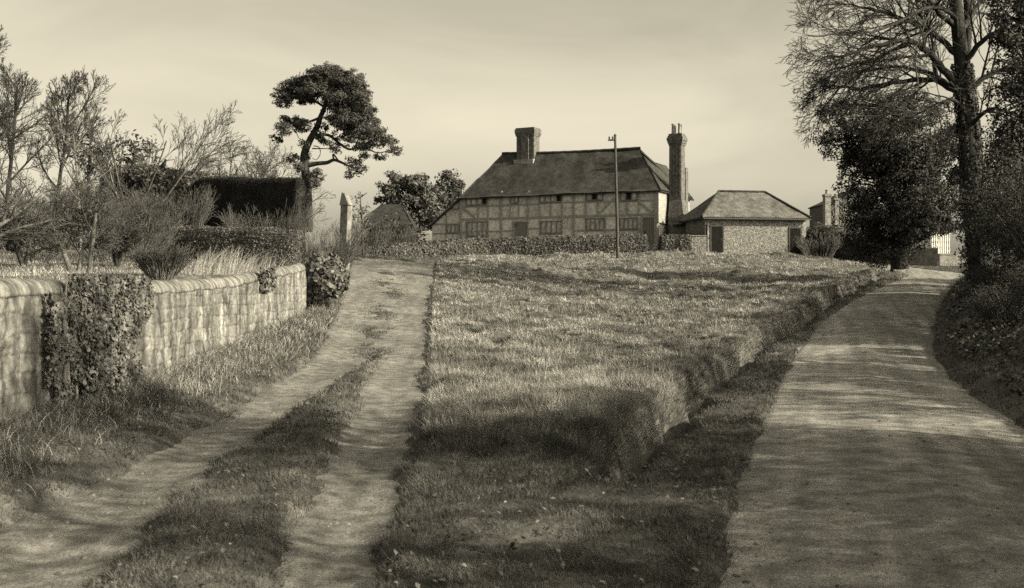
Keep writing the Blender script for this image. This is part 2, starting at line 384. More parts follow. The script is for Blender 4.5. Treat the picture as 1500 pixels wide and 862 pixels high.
def blades(x, y, z, h, w, lean, seg=1, wind=(0, 0), curl=.5):
    n = len(x); az = rng.random(n) * 2 * PI
    s = np.stack([np.cos(az), np.sin(az), np.zeros(n)], 1); ld = rng.random(n) * 2 * PI
    ln = np.stack([np.cos(ld) * lean + wind[0], np.sin(ld) * lean + wind[1], np.zeros(n)], 1) * (rng.random(n) * 1.3)[:, None]
    p = np.stack([x, y, z], 1); up = np.array([0, 0, 1.])
    V = []
    for k in range(seg):
        t = k / seg; c = p + up * (h * t * (1 - curl * .5 * t))[:, None] + ln * (h * t ** 1.6)[:, None]; ww = (w * (1 - .55 * t))[:, None]
        V += [c - s * ww, c + s * ww]
    V.append(p + up * (h * (1 - curl * .5))[:, None] + ln * h[:, None])
    k = 2 * seg + 1; V = np.stack(V, 1).reshape(-1, 3); b = np.arange(n)[:, None] * k
    fs = [b + np.array([[2 * i, 2 * i + 1, 2 * i + 3, 2 * i + 2]]) for i in range(seg - 1)]
    fs.append(b + np.array([[2 * seg - 2, 2 * seg - 1, 2 * seg]]))
    return V, fs

# ------------------------------------------------------------------ ground, lane, road
def axis(segs):
    out = [segs[0][0]]
    for a, b, st in segs:
        n = max(1, int(round((b - a) / st))); out += list(a + (b - a) * (np.arange(n) + 1) / n)
    return np.array(out)
gx = axis([(-1500, -200, 260), (-200, -50, 25), (-50, -14, 1.5), (-14, -6, .25), (-6, 13, .075), (13, 30, .3), (30, 70, 2), (70, 200, 20), (200, 1500, 260)])
gy = axis([(-600, -60, 90), (-60, -10, 4), (-10, 4.5, .4), (4.5, 16, .06), (16, 32, .12), (32, 85, .3), (85, 140, 4), (140, 400, 30), (400, 2600, 440)])
X, Y = np.meshgrid(gx, gy); Z = ground(X, Y)
nx, ny = len(gx), len(gy); idx = np.arange(nx * ny).reshape(ny, nx)
Qg = np.stack([idx[:-1, :-1], idx[:-1, 1:], idx[1:, 1:], idx[1:, :-1]], -1).reshape(-1, 4)
tag(link('ground', np_mesh('ground', np.stack([X, Y, Z], -1).reshape(-1, 3), [Qg]), M['soil'], smooth=True), kind='structure')

def ribbon(name, xl, xr, y0, y1, m, zf, step, nu=60, over=.4):
    ys = [y0]
    while ys[-1] < y1: ys.append(ys[-1] + step(ys[-1]))
    ys = np.array(ys); u = np.linspace(0, 1, nu)
    a = xl(ys) - over; b = xr(ys) + over
    Xr = a[:, None] + (b - a)[:, None] * u[None]; Yr = np.repeat(ys[:, None], nu, 1)
    Zr = zf(Xr, Yr); i = np.arange(Xr.size).reshape(Xr.shape)
    q = np.stack([i[:-1, :-1], i[:-1, 1:], i[1:, 1:], i[1:, :-1]], -1).reshape(-1, 4)
    return tag(link(name, np_mesh(name, np.stack([Xr, Yr, Zr], -1).reshape(-1, 3), [q]), m, smooth=True), kind='structure')
def lane_z(x, y):
    d = np.minimum(x - lane_l(y), lane_r(y) - x)
    return base(x, y) + ruts(x, y) - .025 - .14 * sstep(.05, -.35, d) + .012 * fbm(x * 6, y * 6, 2)
def road_z(x, y):
    d = np.minimum(x - road_l(y), road_r(y) - x); w = road_r(y) - road_l(y)
    return base(x, y) + .07 * np.clip(2 * d / w, 0, 1) - .035 - .16 * sstep(.05, -.35, d) + .02 * fbm(x * .5, y * .35, 2) + .006 * fbm(x * 6, y * 6, 2)
st = lambda y: float(np.interp(y, [4, 15, 60], [.07, .12, .4]))
ribbon('cart_lane', lane_l, lane_r, -2, 57, M['dirt'], lane_z, st, 70)
ribbon('road', road_l, road_r, -25, 72, M['road'], lambda x, y: road_z(x, y) + .004, st, 70)

# ------------------------------------------------------------------ grass
def scatter(n, y0, y1, p0=-260, p1=1760):
    yy = y0 * (y1 / y0) ** rng.random(n); xx = (p0 + (p1 - p0) * rng.random(n) - CX) / F * yy; return xx, yy
def off_paths(x, y, m=.0):
    nz = .18 * fbm(x * 3, y * 3, 3) + .10 * fbm(x * .7, y * .7, 2) - .05
    return (lane_d(x, y) + nz < m) & (road_d(x, y) + nz < m)
x, y = scatter(900000, 5, 84)
g = green_amt(x, y); k = (g > .15) & off_paths(x, y) & ~((np.abs(ditch_s(x, y)) < .15) & (y > DY0 - .5) & (y < DY1)); x, y, g = x[k], y[k], g[k]
thick = .55 + 1.1 * np.clip(fbm(x * 1.3, y * 1.3, 2) + .35, 0, 1)
h = np.interp(y, [5, 9.5, 12, 15, 25, 40, 80], [.05, .065, .125, .14, .12, .11, .14]) * thick * (.5 + .9 * rng.random(len(x)))
edge_d = np.where((y > DY0) & (y < DY1), ditch_x(y) - x, 9); h *= 1 - .2 * np.exp(-(edge_d / .4) ** 2)
w = np.maximum(.0035, .00042 * y) * (.7 + .6 * rng.random(len(x)))
wd = (.9 * fbm(x * 1.4 + 3, y * 1.4, 3) - .15, .9 * fbm(x * 1.4, y * 1.4 + 31, 3))
eb = np.exp(-(edge_d / .55) ** 2); wd = (wd[0] + 1.0 * eb, wd[1] - .2 * eb)
h *= .75 + 1.1 * np.clip(fbm(x * 4.5, y * 4.5, 2) + .25, 0, 1)
V, fs = blades(x, y, ground(x, y) - .01, h, w, .65, 1, wd)
xt, yt = scatter(5200, 9.8, 62, 500, 1350); k = (green_amt(xt, yt) > .6) & (fbm(xt * .6, yt * .6, 2) > -.12); xt, yt = xt[k], yt[k]; nb_ = 46
sz = (.5 + rng.random(len(xt)) ** 2)[:, None] * np.ones((1, nb_)); a_ = rng.random((len(xt), nb_)) * 6.283; q_r = .12 * sz * np.sqrt(rng.random(a_.shape))
xb = (xt[:, None] + np.cos(a_) * q_r).ravel(); yb = (yt[:, None] + np.sin(a_) * q_r).ravel(); hb = (.17 * sz * (.6 + .6 * rng.random(a_.shape))).ravel()
Vt, ft = blades(xb, yb, ground(xb, yb) - .01, hb, np.maximum(.003, .00036 * yb), .15, 1, ((np.cos(a_) * .75).ravel() - .12, (np.sin(a_) * .75).ravel()))
V = np.concatenate([V, Vt]); y = np.concatenate([y, yb]); x = np.concatenate([x, xb])
n_ = 60000; ye = DY0 * (DY1 / DY0) ** rng.random(n_); se = -.66 + .52 * rng.random(n_); xe = ye * 0 + ditch_x(ye) + .28 * fbm(ye * .7, ye * 0 + 3.1, 2) + .14 * vnoise(ye * 2.6, ye * 0 + 8) + se
he = np.interp(ye, [9, 20, 50], [.07, .075, .11]) * (.5 + .8 * rng.random(n_)) * (.6 + 1.2 * np.clip(fbm(xe * 3, ye * 3, 2) + .3, 0, 1))
Ve, fe = blades(xe, ye, ground(xe, ye) - .01, he, np.maximum(.0035, .00042 * ye), .5, 1, (.75 + .5 * fbm(xe * 2, ye * 2, 2), -.15 + .8 * fbm(xe * 2 + 9, ye * 2, 2)))
V = np.concatenate([V, Ve]); y = np.concatenate([y, ye]); x = np.concatenate([x, xe])
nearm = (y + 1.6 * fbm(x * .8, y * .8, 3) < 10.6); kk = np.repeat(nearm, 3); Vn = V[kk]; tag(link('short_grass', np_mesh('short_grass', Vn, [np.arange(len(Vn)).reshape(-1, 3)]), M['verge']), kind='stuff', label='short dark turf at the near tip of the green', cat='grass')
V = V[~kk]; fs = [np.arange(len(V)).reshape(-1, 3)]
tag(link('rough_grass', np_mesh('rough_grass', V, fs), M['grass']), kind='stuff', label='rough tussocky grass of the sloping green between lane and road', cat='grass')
x, y = scatter(520000, 4.6, 78)
g = green_amt(x, y); s = x - wallx(y)
k = (g <= .15) & off_paths(x, y) & ~((ditch_s(x, y) > -.2) & (ditch_s(x, y) < .27) & (y > DY0 - .5) & (y < DY1)) & (s > .02) & (x < road_r(y) + 9) & ~((y > 72) & (x > 5)); x, y, s = x[k], y[k], s[k]
h = np.interp(y, [5, 12, 40], [.05, .07, .12]) * (.4 + 1.0 * rng.random(len(x))) * (1 + 1.1 * np.clip(fbm(x * 1.5, y * 1.5, 2) + .1, 0, 1))
h *= 1 + 1.4 * sstep(1.2, .1, s) * (y < 30)
w = np.maximum(.0035, .00042 * y) * (.7 + .6 * rng.random(len(x)))
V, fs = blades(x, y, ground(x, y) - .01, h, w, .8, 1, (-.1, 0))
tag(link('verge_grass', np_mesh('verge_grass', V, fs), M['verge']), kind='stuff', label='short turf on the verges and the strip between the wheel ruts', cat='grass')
yc = _tip * .97 * (50 / _tip) ** rng.random(16000); mid = lane_l(yc) * .5 + lane_r(yc) * .5 + .12 * np.sin(yc * .4); xc = mid + rng.normal(0, .24, len(yc)); k = fbm(xc * 2.2, yc * .9, 3) > np.interp(yc, [_tip, 50], [-.12, .12]); xc, yc = xc[k], yc[k]
V, fs = blades(xc, yc, lane_z(xc, yc) - .005, .045 * (.4 + rng.random(len(xc))), np.maximum(.003, .0004 * yc), .8)
tag(link('lane_grass', np_mesh('lane_grass', V, fs), M['verge']), kind='stuff', label='thin worn grass along the crown of the upper lane', cat='grass')
# orchard turf behind the wall
x, y = scatter(60000, 9, 60, -500, 470); s = x - wallx(y); k = s < -.5; x, y = x[k], y[k]
h = .1 * (.4 + rng.random(len(x))); w = np.maximum(.004, .0005 * y)
V, fs = blades(x, y, ground(x, y) - .01, h, w, .7)
tag(link('orchard_grass', np_mesh('orchard_grass', V, fs), M['grass']), kind='stuff', label='pale grass of the orchard behind the garden wall', cat='grass')
# tall dry grass along the foot of the wall
n = 17000; y = 6 * (30 / 6.) ** rng.random(n); s = .08 + 1.3 * rng.random(n) ** 1.5; x = wallx(y) + s
dens = np.interp(y, [6, 8.6, 9.4, 12.5, 15, 26, 30], [1, 1, .28, .22, 1, .8, .2]); k = (rng.random(n) < dens * sstep(1.4, .2, s)) & (lane_d(x, y) < np.interp(y, [8.5, 9.5], [.14, -.02]))
x, y = x[k], y[k]; h = np.interp(y, [6, 12, 28], [.30, .2, .22]) * (.3 + .9 * rng.random(len(x))) 
V, fs = blades(x, y, ground(x, y), h, np.maximum(.0022, .00024 * y), .8, 3, (.25, -.1), .6)
tag(link('dry_grass', np_mesh('dry_grass', V, fs), M['straw']), kind='stuff', label='tall dry straw-pale grass along the foot of the garden wall', cat='grass')
# low broad-leaved weeds
x, y = scatter(1300, 5, 24, 0, 1400); k = rng.random(len(x)) < np.interp(y, [5, 12], [.3, 1]); x, y = x[k], y[k]; k = off_paths(x, y, -.08) & (x > wallx(y) + .2) & (x < road_r(y)) & (fbm(x * .9, y * .9, 2) > -.02); x, y = x[k], y[k]; m_ = 8
az = rng.random((len(x), m_)) * 6.283; rr_ = .02 + .03 * rng.random((len(x), m_)); X_ = x[:, None] + np.cos(az) * rr_; Y_ = y[:, None] + np.sin(az) * rr_
C = np.stack([X_, Y_, ground(X_, Y_) + .03 + .05 * rng.random(X_.shape)], -1).reshape(-1, 3); V, q = cards(C, np.stack([np.cos(az) * .6, np.sin(az) * .6, np.ones(az.shape)], -1).reshape(-1, 3), .020, .4, .55, .15)
tag(link('weeds', np_mesh('weeds', V, [q]), M['weed']), kind='stuff', label='low broad-leaved weeds dotted through the turf', cat='weeds')
# dead stalks
x, y = scatter(1500, 9.5, 34, 450, 1250); k = (green_amt(x, y) > .5) & (fbm(x * .7 + 4, y * .7, 2) > 0); x, y = x[k], y[k]
V, fs = blades(x, y, ground(x, y), .22 + .2 * rng.random(len(x)), np.maximum(.0025, .00025 * y), .35, 3, (-.1, 0), .3); tag(link('dead_stalks', np_mesh('dead_stalks', V, fs), M['straw']), kind='stuff', label='thin dead stalks standing out of the tussocks', cat='stalks')
# fallen leaves
x, y = scatter(2600, 5, 16, 0, 1500); dl = lane_d(x, y)
k = (x > wallx(y) + .2) & ((dl < -.02) & (road_d(x, y) < -.05)); x, y = x[k], y[k]
k = rng.random(len(x)) < np.interp(y, [5, 9, 16], [.75, .35, .1]); x, y = x[k], y[k]
V, q = cards(np.stack([x, y, ground(x, y) + .035], 1), np.tile([[0, 0, 1.]], (len(x), 1)), .018, .45, .6, .25)
tag(link('fallen_leaves', np_mesh('fallen_leaves', V, [q]), M['litter']), kind='stuff', label='dead leaves scattered on the shaded turf', cat='leaves')

x, y = scatter(16000, 5, 30, -100, 1650); dl, dr = lane_d(x, y), road_d(x, y); k = (dl > .03) | (dr > .03)
k &= rng.random(len(x)) < np.where(np.maximum(dl, dr) < .35, 1, .35) * np.clip(.6 + 2.2 * fbm(x * 1.2, y * .6, 3), .1, 1); x, y, dr = x[k], y[k], dr[k]
z = np.where(dr > .03, road_z(x, y) + .004, lane_z(x, y)); ps = .006 + .012 * rng.random(len(x)) ** 3
cb = np.array([(-1, -1, 0), (1, -1, 0), (1, 1, 0), (-1, 1, 0), (0, 0, 1.1)]); V = np.stack([x, y, z - .002], 1)[:, None] + (cb + rng.normal(0, .25, (len(x), 5, 3))) * ps[:, None, None]
b_ = np.arange(len(x))[:, None] * 5
tag(link('gravel', np_mesh('gravel', V.reshape(-1, 3), [b_ + np.array([[0, 1, 4]]), b_ + np.array([[1, 2, 4]]), b_ + np.array([[2, 3, 4]]), b_ + np.array([[3, 0, 4]])]), M['litter']), kind='stuff', label='loose stones strewn over the lane and the road', cat='gravel')

# ------------------------------------------------------------------ garden wall
_TOPY = [-6, 10, 15, 20, 24, 28.2]; _TOPZ = [1.58, 1.757, 1.735, 1.86, 2.08, 2.30]
def walltop(y): return np.interp(y, _TOPY, _TOPZ) + .03 * fbm(np.asarray(y) * .6, np.asarray(y) * 0 + 1.5, 2) + .05 * fbm(np.asarray(y) * 2.1, np.asarray(y) * 0 + 7.5, 3)
WALL = thing('garden_wall', 'long lime-washed stone garden wall with rounded coping beside the cart lane', 'wall', (float(wallx(12.)), 12, 0))
def stonework(y, z):
    zz_ = z / .19 + .45 * vnoise(y * 1.3, z * 1.8) + .28 * vnoise(y * 4.5, z * 5); row = np.floor(zz_); ft = zz_ - row
    L = .30 + .22 * ((row * 7.31) % 1); u = y / L + .55 * vnoise(y * 2.6, z * 6) + (row * .618) % 1 * 3; cidx = np.floor(u); fu = u - cidx
    e = np.minimum(np.minimum(ft, 1 - ft) * .19, np.minimum(fu, 1 - fu) * L)
    tone = _perm[row.astype(int) & 255, cidx.astype(int) & 255]
    return sstep(0, .022, e), tone
ys = np.r_[np.linspace(-6, 6, 120), np.arange(6.02, 28.2, .022)]; tz = np.linspace(0, 1, 92)
YY = np.repeat(ys[:, None], 92, 1); bot = ground(wallx(ys) + .25, ys) - .35; top = walltop(ys) - .20
ZZ = bot[:, None] + (top - bot)[:, None] * tz[None]
rel, tone = stonework(YY, ZZ)
XX = wallx(YY) - .06 + .014 * rel + .05 * fbm(YY * .9, ZZ * 1.2, 2) + .03 * fbm(YY * 8, ZZ * 10, 4) - .03 * (1 - tz[None]) * 0
i = np.arange(YY.size).reshape(YY.shape)
q = np.stack([i[:-1, :-1], i[:-1, 1:], i[1:, 1:], i[1:, :-1]], -1).reshape(-1, 4)
Vw = np.stack([XX, YY, ZZ], -1).reshape(-1, 3)
# back face, end face and top closing strips
nb = len(Vw); back = []
for a, zt in ((bot, 0), (top, 1)):
    back.append(np.stack([wallx(ys) - .42, ys, a], 1))
Vw = np.concatenate([Vw, back[0], back[1]]); m_ = len(ys); b0 = nb + np.arange(m_); b1 = nb + m_ + np.arange(m_)
qb = np.stack([b0[:-1], b0[1:], b1[1:], b1[:-1]], 1); qt = np.stack([i[:-1, -1], i[1:, -1], b1[1:], b1[:-1]], 1)
qe = []
ends = [np.array([[i[-1, 0], b0[-1], b1[-1], i[-1, -1]]]), np.array([[i[0, 0], b0[0], b1[0], i[0, -1]]])]
me = np_mesh('wall', Vw, [q, qb, qt] + ends)
at = me.attributes.new('tone', 'FLOAT', 'POINT'); tv = np.ones(len(Vw), np.float32); tv[:nb] = ((.74 + .4 * tone) * (.78 + .22 * rel)).ravel(); at.data.foreach_set('value', tv)
o = link('wall_body', me, M['wall'], WALL); o.matrix_parent_inverse = Matrix.Translation(-WALL.location)
# coping
an = np.linspace(0, PI, 15); ys2 = np.arange(-6, 28.22, .035)
jn = (np.abs((ys2 / .62 + .3 * vnoise(ys2 * .9, ys2 * 0)) % 1 - .5) > .465) * .006
rx = .174 + .008 * fbm(ys2 * 2, ys2 * 0, 2) - jn; rz = .18 + .02 * fbm(ys2 * 1.7, ys2 * 0 + 4, 3) - jn
XX = wallx(ys2)[:, None] - .24 + rx[:, None] * np.cos(an)[None] * 1.02; ZZ = walltop(ys2)[:, None] - .205 + rz[:, None] * np.sin(an)[None] + .012 * fbm(ys2[:, None] * 5, an[None] * 2, 4)
YY = np.repeat(ys2[:, None], 15, 1); i = np.arange(YY.size).reshape(YY.shape)
q = np.stack([i[:-1, :-1], i[1:, :-1], i[1:, 1:], i[:-1, 1:]], -1).reshape(-1, 4)
o = link('coping', np_mesh('coping', np.stack([XX, YY, ZZ], -1).reshape(-1, 3), [q, i[-1:, :], i[:1, ::-1], np.stack([i[:-1, 0], i[:-1, -1], i[1:, -1], i[1:, 0]], 1)]), M['coping'], WALL, True)
o.matrix_parent_inverse = Matrix.Translation(-WALL.location)

def ivy(name, label, C, N, size, stems=None):
    t = thing(name, label, 'ivy', tuple(np.asarray(C).mean(0)))
    V, q = cards(C, N, size, .45, .8, .12)
    o = link('leaves', np_mesh('leaves', V, [q]), M['ivy'], t); o.matrix_parent_inverse = Matrix.Translation(-t.location)
    if stems:
        o = tube_obj('stem', stems, 5, M['stem'], t); o.matrix_parent_inverse = Matrix.Translation(-t.location)
    return t
# big ivy on the wall
def ivy_patch(n, y0, y1, zlo, zhi, thick, edge_noise=.35):
    yy = y0 + (y1 - y0) * rng.random(n); tt = rng.random(n)
    zz = gz(-4.4, .5 * (y0 + y1)) + zlo + (walltop(yy) + zhi - gz(-4.4, .5 * (y0 + y1)) - zlo) * tt
    ins = np.minimum(yy - y0, y1 - yy) / (y1 - y0) * 2 + edge_noise * 1.2 * fbm(yy * 1.6, zz * 2.2, 3) + .1 * (tt > .3)
    k = ins > .12 + .5 * sstep(.35, .0, tt) * (fbm(yy * 3, zz * 3, 2) > .05); yy, zz, ins = yy[k], zz[k], ins[k]
    bul = thick * np.clip(ins * 1.6, .12, 1) * (.55 + .8 * np.clip(fbm(yy * 2.6, zz * 2.6, 2) + .4, 0, 1))
    xx = wallx(yy) - .02 + bul * (.25 + .75 * rng.random(len(yy)) ** .5)
    return np.stack([xx, yy, zz], 1), np.tile([[1., -.25, .15]], (len(yy), 1))
yA, yB = 11.15, 14.6
C, N = ivy_patch(15000, yA + .15, yB + .2, .0, .02, .22, .75)
stm = []
for k in range(9):
    a = yA + .5 + (yB - yA - 1) * R(); p = Vector((float(wallx(a)) - .0, a, gz(-4.4, a) - .05)); pts = [p]
    for j in range(9): p = p + Vector((.004 * (R() - .5), .14 * (R() - .5), .16)); pts.append(p)
    stm.append((pts, [.022 - .0018 * j for j in range(10)]))
ivy('wall_ivy', 'broad dark curtain of ivy hanging down the front of the garden wall', C, N, .024, stm)
C, N = ivy_patch(520, 22.2, 23.6, 1.0, .06, .16, .3); ivy('wall_ivy', 'small tuft of ivy over the coping near the far end of the wall', C, N, .05)
# ivy bush swallowing the wall end
c = P(478, 405, 29.6); r = Vector((.55, 1.0, .62)); d = ball(5200); C = np.array(c) + d * np.array(r) * (.7 + .35 * rng.random((5200, 1)) + .25 * fbm(d[:, 0] * 3, d[:, 2] * 3)[:, None])
C[:, 2] += (C[:, 2] < c.z) * 0
C2 = np.array(P(466, 440, 29.2)) + ball(1800) * np.array([.32, .5, .5]) * (.6 + .5 * rng.random((1800, 1)))
C = np.concatenate([C, C2]); N = C - np.array(c)
ivy('ivy_bush', 'rounded mound of ivy swallowing the end of the garden wall', C, N, .06, [([c + Vector((.1, 0, -1.2)), c + Vector((.05, 0, -.6)), c], [.05, .045, .03])])

# gate pier
t = thing('gate_pier', 'tall pointed stone gate pier at the top of the lane', 'gate pier', tuple(P(504, 379, 44)))
mb = MB(); a, b_ = P(494, 382, 44), P(513, 382, 44); H_ = 97 / F * 44
w_ = .2
def pier_fr(u, v, z):
    ca, sa = math.cos(-.45), math.sin(-.45); return Vector((u * ca - v * sa, u * sa + v * ca, z))
mb.box(-w_, w_, -.14, .14, -.5, H_ * .80, pier_fr)
mb.build('shaft', M['stone'], t, bevel=.02, jit=.05); t.rotation_euler = (0, math.radians(2.5), 0)
mb = MB(); mb.prism([pier_fr(*p) for p in [(-w_ - .02, -.16, H_ * .80 + .002), (w_ + .02, -.16, H_ * .80 + .002), (w_ + .02, .16, H_ * .80 + .002), (-w_ - .02, .16, H_ * .80 + .002)]],
         [pier_fr(*p) for p in [(-.19, -.13, H_), (-.02, -.12, H_ * .97), (-.02, .12, H_ * .965), (-.19, .12, H_ * .99)]]); mb.build('pier_cap', M['stone'], t, bevel=.015, jit=.04)

# ------------------------------------------------------------------ farmhouse
TH = math.radians(27); HC = Vector((213 / F * 84, 84, 4.6)); UU = Vector((-math.cos(TH), math.sin(TH), 0)); BB = Vector((math.sin(TH), math.cos(TH), 0))
def hf(u, b, z): return UU * u + BB * b + Vector((0, 0, z))   # local to the house empty
def facade(px, py):
    k = (px - CX) / F; u = (k * HC.y - HC.x) / (UU.x - k * UU.y); yy = HC.y + u * UU.y
    return u, EYE + (HY - py) / F * yy - HC.z
def fz(zx, zy): return facade(600 + zx / 3.5925, 160 + zy / 3.5925)
HOUSE = thing('farmhouse', 'long timber-framed farmhouse with a steep tiled roof above the green', 'house', HC)
HL, HD, EV = 16.9, 7.0, 4.78
mb = MB(); mb.box(0, HL, 0, HD, -1.0, EV, hf)
mb.prism([hf(HL, 0, -1), hf(20.1, 0, -1), hf(20.1, 0, 2.5), hf(HL, 0, EV)], [hf(HL, HD, -1), hf(20.1, HD, -1), hf(20.1, HD, 2.5), hf(HL, HD, EV)])
mb.build('wall', M['plaster'], HOUSE)
# tile-hung upper gable end
mb = MB(); mb.box(-.13, -.003, -.08, HD, 2.15, EV, hf); mb.build('hung_tiles', M['tilehung'], HOUSE)
def sheet(corners, thick, nu, nv, jit, sag=0, seed=0):
    """quad panel a,b,c,d (a-b eave, d-c ridge) as a thick rippled slab"""
    a, b, c, d = [np.array(p) for p in corners]; u, v = np.meshgrid(np.linspace(0, 1, nu), np.linspace(0, 1, nv))
    u = u[..., None]; v = v[..., None]; p = (a * (1 - u) + b * u) * (1 - v) + (d * (1 - u) + c * u) * v
    nrm = np.cross(b - a, d - a if np.linalg.norm(d - a) > 0 else c - a); nrm = nrm / np.linalg.norm(nrm); nrm = nrm if nrm[2] > 0 else -nrm
    wob = jit * fbm(u[..., 0] * nu * .23 + seed, v[..., 0] * nv * .3 + seed, 3) - sag * np.sin(PI * u[..., 0]) * np.sin(PI * v[..., 0])
    top = p + nrm * wob[..., None]; botm = p - nrm * thick
    V = np.concatenate([top.reshape(-1, 3), botm.reshape(-1, 3)]); n = nu * nv; i = np.arange(n).reshape(nv, nu)
    q = np.stack([i[:-1, :-1], i[:-1, 1:], i[1:, 1:], i[1:, :-1]], -1).reshape(-1, 4); fs = [q, q[:, ::-1] + n]
    rim = np.concatenate([i[0], i[1:, -1], i[-1, -2::-1], i[-2:0:-1, 0]]); fs.append(np.stack([rim, np.roll(rim, -1), np.roll(rim, -1) + n, rim + n], 1))
    return V, fs
RZr, RZl = 8.35, 8.62
rr_, rl_ = hf(2.7, HD / 2, RZr), hf(15.2, HD / 2, RZl)
e0, e1, e2, e3 = hf(-.45, -.42, 4.62), hf(17.3, -.42, 4.66), hf(17.3, HD + .4, 4.6), hf(-.45, HD + .4, 4.6)
rt = hf(2.45, HD / 2, RZr - .55)
parts = [sheet((e0, e1, rl_, rr_), .16, 70, 26, .10, .10, 1), sheet((e2, e3, rr_, rl_), .16, 40, 16, .1, .06, 2),
         sheet((e3, e0, rt, rt), .16, 24, 24, .06, .05, 5), sheet((e1, e2, rl_, rl_), .16, 24, 20, .06, .03, 6),
         sheet((hf(20.5, -.25, 2.28), hf(20.5, HD + .2, 2.28), hf(16.95, HD + .2, 4.95), hf(16.95, -.25, 4.95)), .14, 24, 16, .06, .02, 7)]
V, fs = join(parts); roof = link('roof', np_mesh('roof', V, fs), M['tiles'], HOUSE)
rp = []
for k in range(29):
    p = rr_.lerp(rl_, k / 28) + Vector((0, 0, .05 - .1 * math.sin(PI * k / 28) + .015 * (k % 2))); rp.append(p)
tube_obj('ridge_tiles', [(rp, [.13] * 29)], 7, M['tiles'], roof)
# rear wing roof beyond the gable end
V, fs = join([sheet((hf(.1, 4.6, 4.6), hf(.1, 9.6, 4.6), hf(2.6, 9.6, 7.6), hf(2.6, 4.6, 7.6)), .15, 20, 14, .06), sheet((hf(5.2, 9.6, 4.6), hf(5.2, 4.6, 4.6), hf(2.6, 4.6, 7.6), hf(2.6, 9.6, 7.6)), .15, 10, 8, .05)])
link('rear_roof', np_mesh('rear_roof', V, fs), M['tiles'], HOUSE)
mb = MB(); mb.box(.4, 4.9, HD + .003, 9.3, -1, 4.62, hf); mb.build('rear_wall', M['pbrick'], HOUSE)
# timber frame
tf = MB()
def post(zx, zy0, zy1, wpx=9, d=.06):
    u, z1 = fz(zx, zy0); _, z0 = fz(zx, zy1); w = wpx / 3.5925 / 18 / 2 * 1.0; l = (R() - .5) * .13
    tf.hexa([hf(u - w, -d, z0), hf(u + w, -d, z0), hf(u + w, .01, z0), hf(u - w, .01, z0), hf(u - w + l, -d, z1), hf(u + w + l, -d, z1), hf(u + w + l, .01, z1), hf(u - w + l, .01, z1)])
def rail(zx0, zy0, zx1, zy1, hpx=9, d=.05):
    u0, z0 = fz(zx0, zy0); u1, z1 = fz(zx1, zy1); h = hpx / 3.5925 / 18 / 2; ln = max(1e-6, math.hypot(u1 - u0, z1 - z0)); nx_, nz_ = -(z1 - z0) / ln * h, (u1 - u0) / ln * h
    tf.hexa([hf(u0 - nx_, -d, z0 - nz_), hf(u1 - nx_, -d, z1 - nz_), hf(u1 - nx_, .01, z1 - nz_), hf(u0 - nx_, .01, z0 - nz_), hf(u0 + nx_, -d, z0 + nz_), hf(u1 + nx_, -d, z1 + nz_), hf(u1 + nx_, .01, z1 + nz_), hf(u0 + nx_, .01, z0 + nz_)])
for zx, w in ((270, 13), (485, 12), (622, 11), (867, 12), (1100, 11), (1295, 16)): post(zx, 430, 740, w, .075)
for zx, a, b2 in ((415, 445, 690), (360, 510, 580), (530, 500, 580), (575, 500, 580), (745, 490, 575), (688, 440, 680), (805, 440, 680), (930, 430, 560), (990, 485, 560), (1150, 488, 555), (1206, 430, 555), (1030, 565, 650), (928, 565, 655), (1222, 560, 700), (300, 590, 690), (548, 590, 680), (197, 530, 600), (195, 605, 690)): post(zx, a, b2, 6.5, .062)
for z in ((275, 582, 1290, 553, 11), (275, 514, 688, 500, 7), (688, 495, 1290, 480, 7), (120, 605, 270, 606, 7), (275, 648, 485, 642, 6), (120, 655, 270, 655, 6), (880, 640, 1222, 632, 9), (490, 640, 550, 640, 6), (275, 460, 1290, 428, 7), (625, 630, 692, 628, 6)): rail(*z)
rail(278, 515, 345, 572, 9, .057); rail(1080, 470, 1000, 550, 9, .057); rail(1210, 492, 1287, 550, 9, .057); rail(265, 470, 120, 598, 8, .045)
tf.build('timber_frame', M['oak'], HOUSE)
# gable end corner timbers
for a_, b_ in ((.02, .22), (3.3, 3.5)): MB().box(-.07, .0, a_, b_, -1, 2.15, hf).build('gable_post', M['oak'], HOUSE)
def window(zx0, zy0, zx1, zy1, n, opened=(), dark=None):
    u0, zt = fz(zx1, zy0); u1, zb = fz(zx0, zy1); u0, u1 = min(u0, u1), max(u0, u1); f = .07
    w = MB(); d0, d1 = -.11, .0
    w.box(u0, u1, d0, d1, zb - .03, zb + f, hf).box(u0, u1, d0, d1, zt - f, zt, hf)
    for k in range(n + 1):
        c = u0 + (u1 - u0) * k / n; hw = f / 2 if 0 < k < n else f * .6; c = min(max(c, u0 + hw), u1 - hw)
        w.box(c - hw, c + hw, d0 + .004, d1, zb + f, zt - f, hf)
    wo = w.build('window', M['frame'], HOUSE)
    for k in range(n):
        a = u0 + (u1 - u0) * k / n + .04; b2 = u0 + (u1 - u0) * (k + 1) / n - .04
        MB().box(a, b2, -.035, -.012, zb + f, zt - f, hf).build('pane', M['open_shade'] if (n - 1 - k) in opened else M['glass'], wo)  # open lights get a solid black pane, the indoor shade painted on
window(228, 470, 260, 528, 1); window(298, 458, 412, 508, 4, (3,)); window(530, 450, 576, 498, 2); window(686, 440, 804, 494, 4, (3,))
window(930, 432, 1020, 483, 3, (1,)); window(1110, 430, 1200, 484, 3, (1,)); window(198, 604, 262, 652, 3); window(304, 590, 414, 672, 4)
window(692, 587, 804, 656, 4); window(930, 572, 1027, 640, 4); window(1106, 570, 1202, 634, 4)
